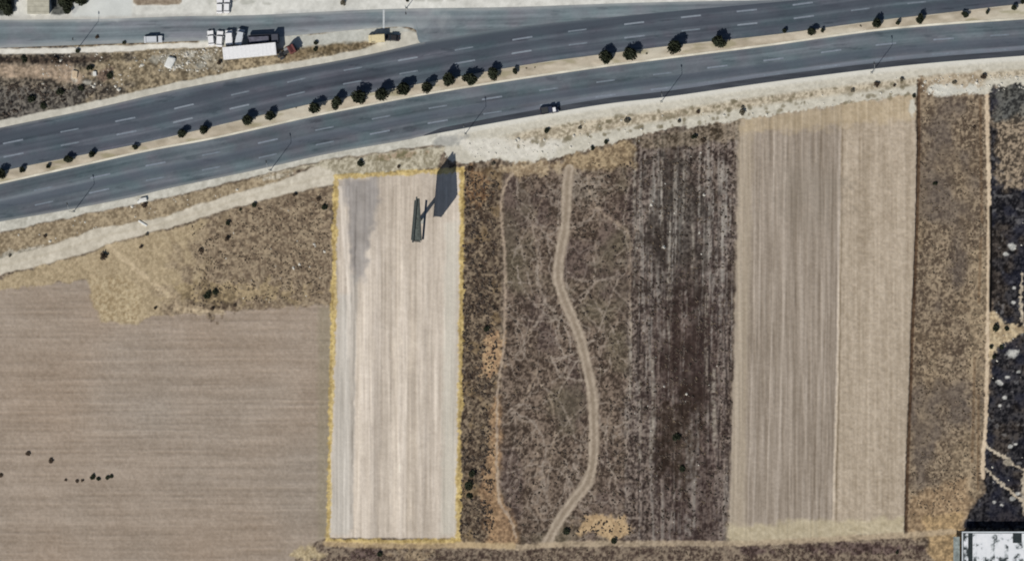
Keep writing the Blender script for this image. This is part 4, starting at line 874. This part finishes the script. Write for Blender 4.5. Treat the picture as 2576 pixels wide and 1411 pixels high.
# ------------------------------------------------------------------ two-faced billboard on one post
t = thing('billboard', W(1056, 553, 0), R(-5), 'tall two-faced billboard on one post standing in the pale field', 'billboard')
bdp = mat('billboard_back', (66, 72, 70), .7, var=.2)
bm = bmesh.new(); cyl(bm, (0, 0, 0), (0, 0, 1), .55, 9.9, 18, .45); fin(bm, 'post', darkst, t)
part('foundation', kerb_c, t, (-1.1, 1.1, -1.1, 1.1, -.1, .25))
z0, z1 = 9.3, 16.6
def face_board(xa, ya, xb, yb, lab):
    d = Vector((xb - xa, yb - ya, 0)); n_ = 7
    o = bpy.data.objects.new('panel_face', None)
    bm = bmesh.new(); dl = d.length; bx(bm, 0, dl, -.09, .09, z0, z1); f = fin(bm, 'panel', bdp, t)
    f.location = (xa, ya, 0); f.rotation_euler = (0, 0, math.atan2(d.y, d.x))
    for i in range(n_):
        bm = bmesh.new(); u = dl * (i + .5) / n_; bx(bm, u - .06, u + .06, .092, .24, z0, z1 + .03); fin(bm, 'strut', darkst, f)
    bm = bmesh.new(); bx(bm, 0, dl, -.16, .26, z1 + .03, z1 + .13); fin(bm, 'top_rail', bdp, f)
    bpy.data.objects.remove(o)
face_board(-1.0, 6.0, -1.0, -6.6, 0)
face_board(1.25, -5.9, -.35, 5.6, 0)
for yy in (-5.2, -2.6, 0, 2.6, 5.2):
    pass
    part('cross_beam', darkst, t, (-.8, .35 - yy * .11, yy - .1, yy + .1, 9.6, 9.85))
bm = bmesh.new(); vv = [bm.verts.new(p) for p in ((-.85, -6.15, 16.3), (1.1, -6.15, 16.3), (-.5, 5.5, 16.3), (-.85, 5.5, 16.3))]; bm.faces.new(vv); bm.faces.new([bm.verts.new(v_.co - Vector((0, 0, .08))) for v_ in vv][::-1])
fin(bm, 'maintenance_deck', mat('deck_grating', (84, 90, 86), .8, var=.35, vscale=2), t)
part('light_trough', bdp, t, (-1.5, -1.12, -6.0, 5.0, 15.9, 16.5))
part('catwalk', steel, t, (-.5, .0, -5.6, 3.6, 12.4, 12.45)); part('end_panel', bdp, t, (-.88, 1.2, -6.35, -6.2, z0, z1))
part('lower_catwalk', steel, t, (1.3, 1.9, -5.5, 5.5, 9.2, 9.26))

# ------------------------------------------------------------------ buildings
def at_m(x0, y0): return W(x0, y0)
wallm = mat('rendered_wall', (190, 184, 172), .9, var=.15); roofw = [mat('white_roof_sheet', (220, 224, 228), .6, var=.08, vscale=.8), mat('pale_grey_roof_sheet', (190, 196, 200), .6, var=.12, vscale=.8),
    mat('weathered_roof_sheet', (120, 128, 130), .7, var=.4, vscale=1.2), mat('dark_roof_sheet', (40, 48, 50), .7, var=.3, vscale=1.2)]
t = thing('shed', W(2560, 1430, 0), 0, 'large low shed with a patchy white sheet roof at the bottom right corner', 'shed')
ox, oy = W(2560, 1430).x, W(2560, 1430).y
def lx(x): return W(x, 0).x - ox
def ly(y): return W(0, y).y - oy
part('wall', wallm, t, (lx(2420), lx(2700), ly(1520), ly(1340), 0, 3.0))
part('roof_frame', darkst, t, (lx(2416), lx(2704), ly(1524), ly(1335), 3.005, 3.12))
part('parapet', roofw[1], t, (lx(2416), lx(2704), ly(1337.5), ly(1334), 3.125, 3.42)); part('parapet', roofw[1], t, (lx(2416), lx(2419), ly(1524), ly(1338), 3.125, 3.36))
def roof_mat(nm, thr):
    m = bpy.data.materials.new(nm); m.use_nodes = True; tt_ = m.node_tree; b_ = tt_.nodes['Principled BSDF']; b_.inputs['Roughness'].default_value = .6
    g_ = tt_.nodes.new('ShaderNodeNewGeometry'); n_ = tt_.nodes.new('ShaderNodeTexNoise'); n_.inputs['Scale'].default_value = .42; n_.inputs['Detail'].default_value = 5; n_.inputs['Roughness'].default_value = .62
    r_ = tt_.nodes.new('ShaderNodeValToRGB'); e = r_.color_ramp.elements
    e[0].position = thr - .045; e[0].color = (.035, .045, .048, 1); e[1].position = thr; e[1].color = (.40, .43, .44, 1)
    k_ = e.new(thr + .06); k_.color = (.74, .76, .78, 1); k_ = e.new(.75); k_.color = (.82, .83, .84, 1)
    tt_.links.new(g_.outputs['Position'], n_.inputs['Vector']); tt_.links.new(n_.outputs['Fac'], r_.inputs[0]); tt_.links.new(r_.outputs[0], b_.inputs['Base Color']); return m
rmats = [roof_mat('stained_white_roofing', .40), roof_mat('heavily_stained_roofing', .47), roofw[3]]
def sheet_mesh(ln, m):
    bm = bmesh.new()
    for c in range(4): bx(bm, c * .3, c * .3 + .16, -ln, 0, 0, .05, (c * .3 + .04, c * .3 + .12, -ln, 0))
    bx(bm, -.04, 1.22, -ln - .02, .0, -.03, .0); me = bpy.data.meshes.new('roof_sheet'); bmesh.ops.recalc_face_normals(bm, faces=bm.faces); bm.to_mesh(me); bm.free(); me.materials.append(m); return me
sm = {(ln, k): sheet_mesh(ln, rmats[k]) for ln in (2.6, 6.4) for k in range(3)}
rr = random.Random(12)
for cx in range(24):
    py = 1339.0; first = True
    while py < 1515:
        k = 1 if rr.random() < .3 else 0; ln = 6.4
        if cx == 1: k, ln = 2, 6.4 if first else 2.6
        elif cx == 0: k = 1
        elif cx in (11, 12) and first: k, ln = 2, 2.6
        elif cx in (6, 13) and not first: k = 1
        if first and cx not in (1, 11, 12): ln = rr.choice((2.6, 6.4))
        o = bpy.data.objects.new('roof_sheet', sm[(ln, k)]); link(o, t); o.location = (lx(2421 + cx * 11.2), ly(py), 3.19 + rr.uniform(0, .03)); o.rotation_euler = (0, 0, rr.uniform(-.004, .004))
        py += ln * 9 - .5; first = False
part('door', darkst, t, (lx(2413.5) + .3, lx(2419.6), ly(1420), ly(1400), 0, 2.2))
t2 = thing('lean_to', W(2404, 1400, 0), 0, 'narrow grey lean-to roof along the left side of the white shed', 'lean-to')
q = lambda x, y: (W(x, y).x - W(2404, 1400).x, W(x, y).y - W(2404, 1400).y)
a = q(2396, 1500); b = q(2412, 1348)
part('roof', mat('lean_to_roof', (128, 136, 134), .7, var=.45, vscale=.8), t2, (a[0], b[0], a[1], b[1], 2.0, 2.1))
for yy in (1352, 1390, 1430, 1470):
    c = q(2398, yy); part('post', darkst, t2, (c[0], c[0] + .12, c[1] - .12, c[1], 0, 1.998))
# beige hut at the top left
t = thing('hut', W(99, -5, 0), 0, 'beige flat-roofed hut between dark planting beds at the top left', 'hut')
hb = lambda x, y: (W(x, y).x - W(99, -5).x, W(x, y).y - W(99, -5).y)
a = hb(72, 38); b = hb(127, -60)
part('wall', wallm, t, (a[0] + .25, b[0] - .25, a[1] + .25, b[1], 0, 2.8))
part('roof', mat('beige_roof', (176, 172, 156), .85, var=.12, vscale=.7), t, (a[0], b[0], a[1], b[1], 2.805, 2.95), bev=.02)
for yy in range(7):
    z = a[1] + .6 + yy * 1.45; part('roof_seam', mat('roof_seam', (158, 154, 140), .85) if yy == 0 else bpy.data.materials['roof_seam'], t, (a[0] + .05, b[0] - .05, z, z + .07, 2.952, 2.99))
part('door', darkst, t, (-.5, .5, a[1] + .2, a[1] + .248, 0, 2.1)); part('vent', steel, t, (1.0, 1.5, 1.0, 1.5, 2.95, 3.4))
part('window', glassm, t, (1.2, 2.2, a[1] + .2, a[1] + .248, 1.0, 1.9))
# block and pieces
def rock_block(x, y, sx, sy, sz, rz, m, label, name, cat, grp=None):
    bm = bmesh.new(); bx(bm, -sx / 2, sx / 2, -sy / 2, sy / 2, -.1, sz, bev=min(sx, sy) * .18)
    r2 = random.Random(int(x)); 
    for v in bm.verts: v.co += Vector((r2.uniform(-1, 1) * sx, r2.uniform(-1, 1) * sy, r2.uniform(-1, 1) * sz)) * .05
    o = fin(bm, name, m); o.location = W(x, y, zat(x, y)); o.rotation_euler = (0, 0, R(rz)); tag(o, label, cat, grp)
concm = mat('pale_concrete', (214, 214, 210), .9, var=.1)
rock_block(361, 503, 2.0, 1.1, .8, 14, concm, 'white concrete block on the gravel shoulder above a brown bush', 'concrete_block', 'concrete block')
rock_block(350, 508, 1.0, .8, .5, 30, concm, 'smaller white block just left of the large white block', 'concrete_block', 'concrete block')
rock_block(363, 664, 2.2, .5, .3, -30, concm, 'pale slab in the verge between shoulder and dirt track', 'concrete_slab', 'slab') if False else None
rock_block(359, 562 - 0, 2.6, .5, .3, -32, concm, 'long pale beam lying in the verge between shoulder and dirt track', 'concrete_beam', 'beam')
rock_block(189, 188, 1.5, 2.2, .7, -8, mat('tan_boulder', (196, 176, 150), .95), 'tan upright boulder in the rubble of the wedge', 'boulder', 'boulder')
rock_block(239, 186, .9, 1.3, .6, 5, concm, 'small white boulder right of the tan one in the wedge', 'boulder', 'boulder')
rock_block(428, 158, 2.2, 3.2, .8, -25, concm, 'pale curved spoil block in the wedge left of the trailer', 'boulder', 'boulder')

def stones(name, areas, seed, m, rmin, rmax):
    rr = random.Random(seed); v = []; f = []
    for P, n in areas:
        xs = [p[0] for p in P]; ys = [p[1] for p in P]
        cand = np.array([(rr.uniform(min(xs), max(xs)), rr.uniform(min(ys), max(ys))) for _ in range(n)], np.float32); sd = polysd(P, cand[:, 0], cand[:, 1])
        for (x, y), q in zip(cand, sd):
            if q < 1: continue
            p = W(float(x), float(y), zat(x, y)); r = rr.uniform(rmin, rmax) * (1 + (rr.random() ** 6) * 1.5); b = len(v)
            for k in range(5):
                a = k * 1.2566 + rr.uniform(-.3, .3); v.append((p.x + math.cos(a) * r * rr.uniform(.7, 1.2), p.y + math.sin(a) * r * rr.uniform(.7, 1.2), p.z - .05))
            v.append((p.x + rr.uniform(-.3, .3) * r, p.y + rr.uniform(-.3, .3) * r, p.z + r * rr.uniform(.5, .9)))
            f += [(b + k, b + (k + 1) % 5, b + 5) for k in range(5)]
    me = bpy.data.meshes.new(name); me.from_pydata(v, [], f); me.materials.append(m)
    o = link(bpy.data.objects.new(name, me)); o['kind'] = 'stuff'
stones('rubble', [([(400, 130), (560, 122), (560, 180), (400, 180)], 160), ([(1180, 350), (1420, 350), (1400, 395), (1180, 398)], 60), ([(1380, 300), (2300, 190), (2300, 240), (1860, 300), (1420, 380)], 240),
    ([(2320, 195), (2576, 180), (2576, 225), (2320, 240)], 160), ([(2495, 560), (2576, 560), (2576, 1300), (2490, 1300)], 20), ([(0, 590), (640, 450), (640, 470), (0, 650)], 160),
    ([(560, 560), (830, 490), (830, 760), (560, 770)], 30), ([(1600, 350), (1855, 340), (1835, 1340), (1580, 1340)], 40), ([(100, 130), (400, 130), (300, 230), (100, 230)], 80)], 9, mat('rubble_stone', (196, 192, 182), .95, var=.2), .14, .34)
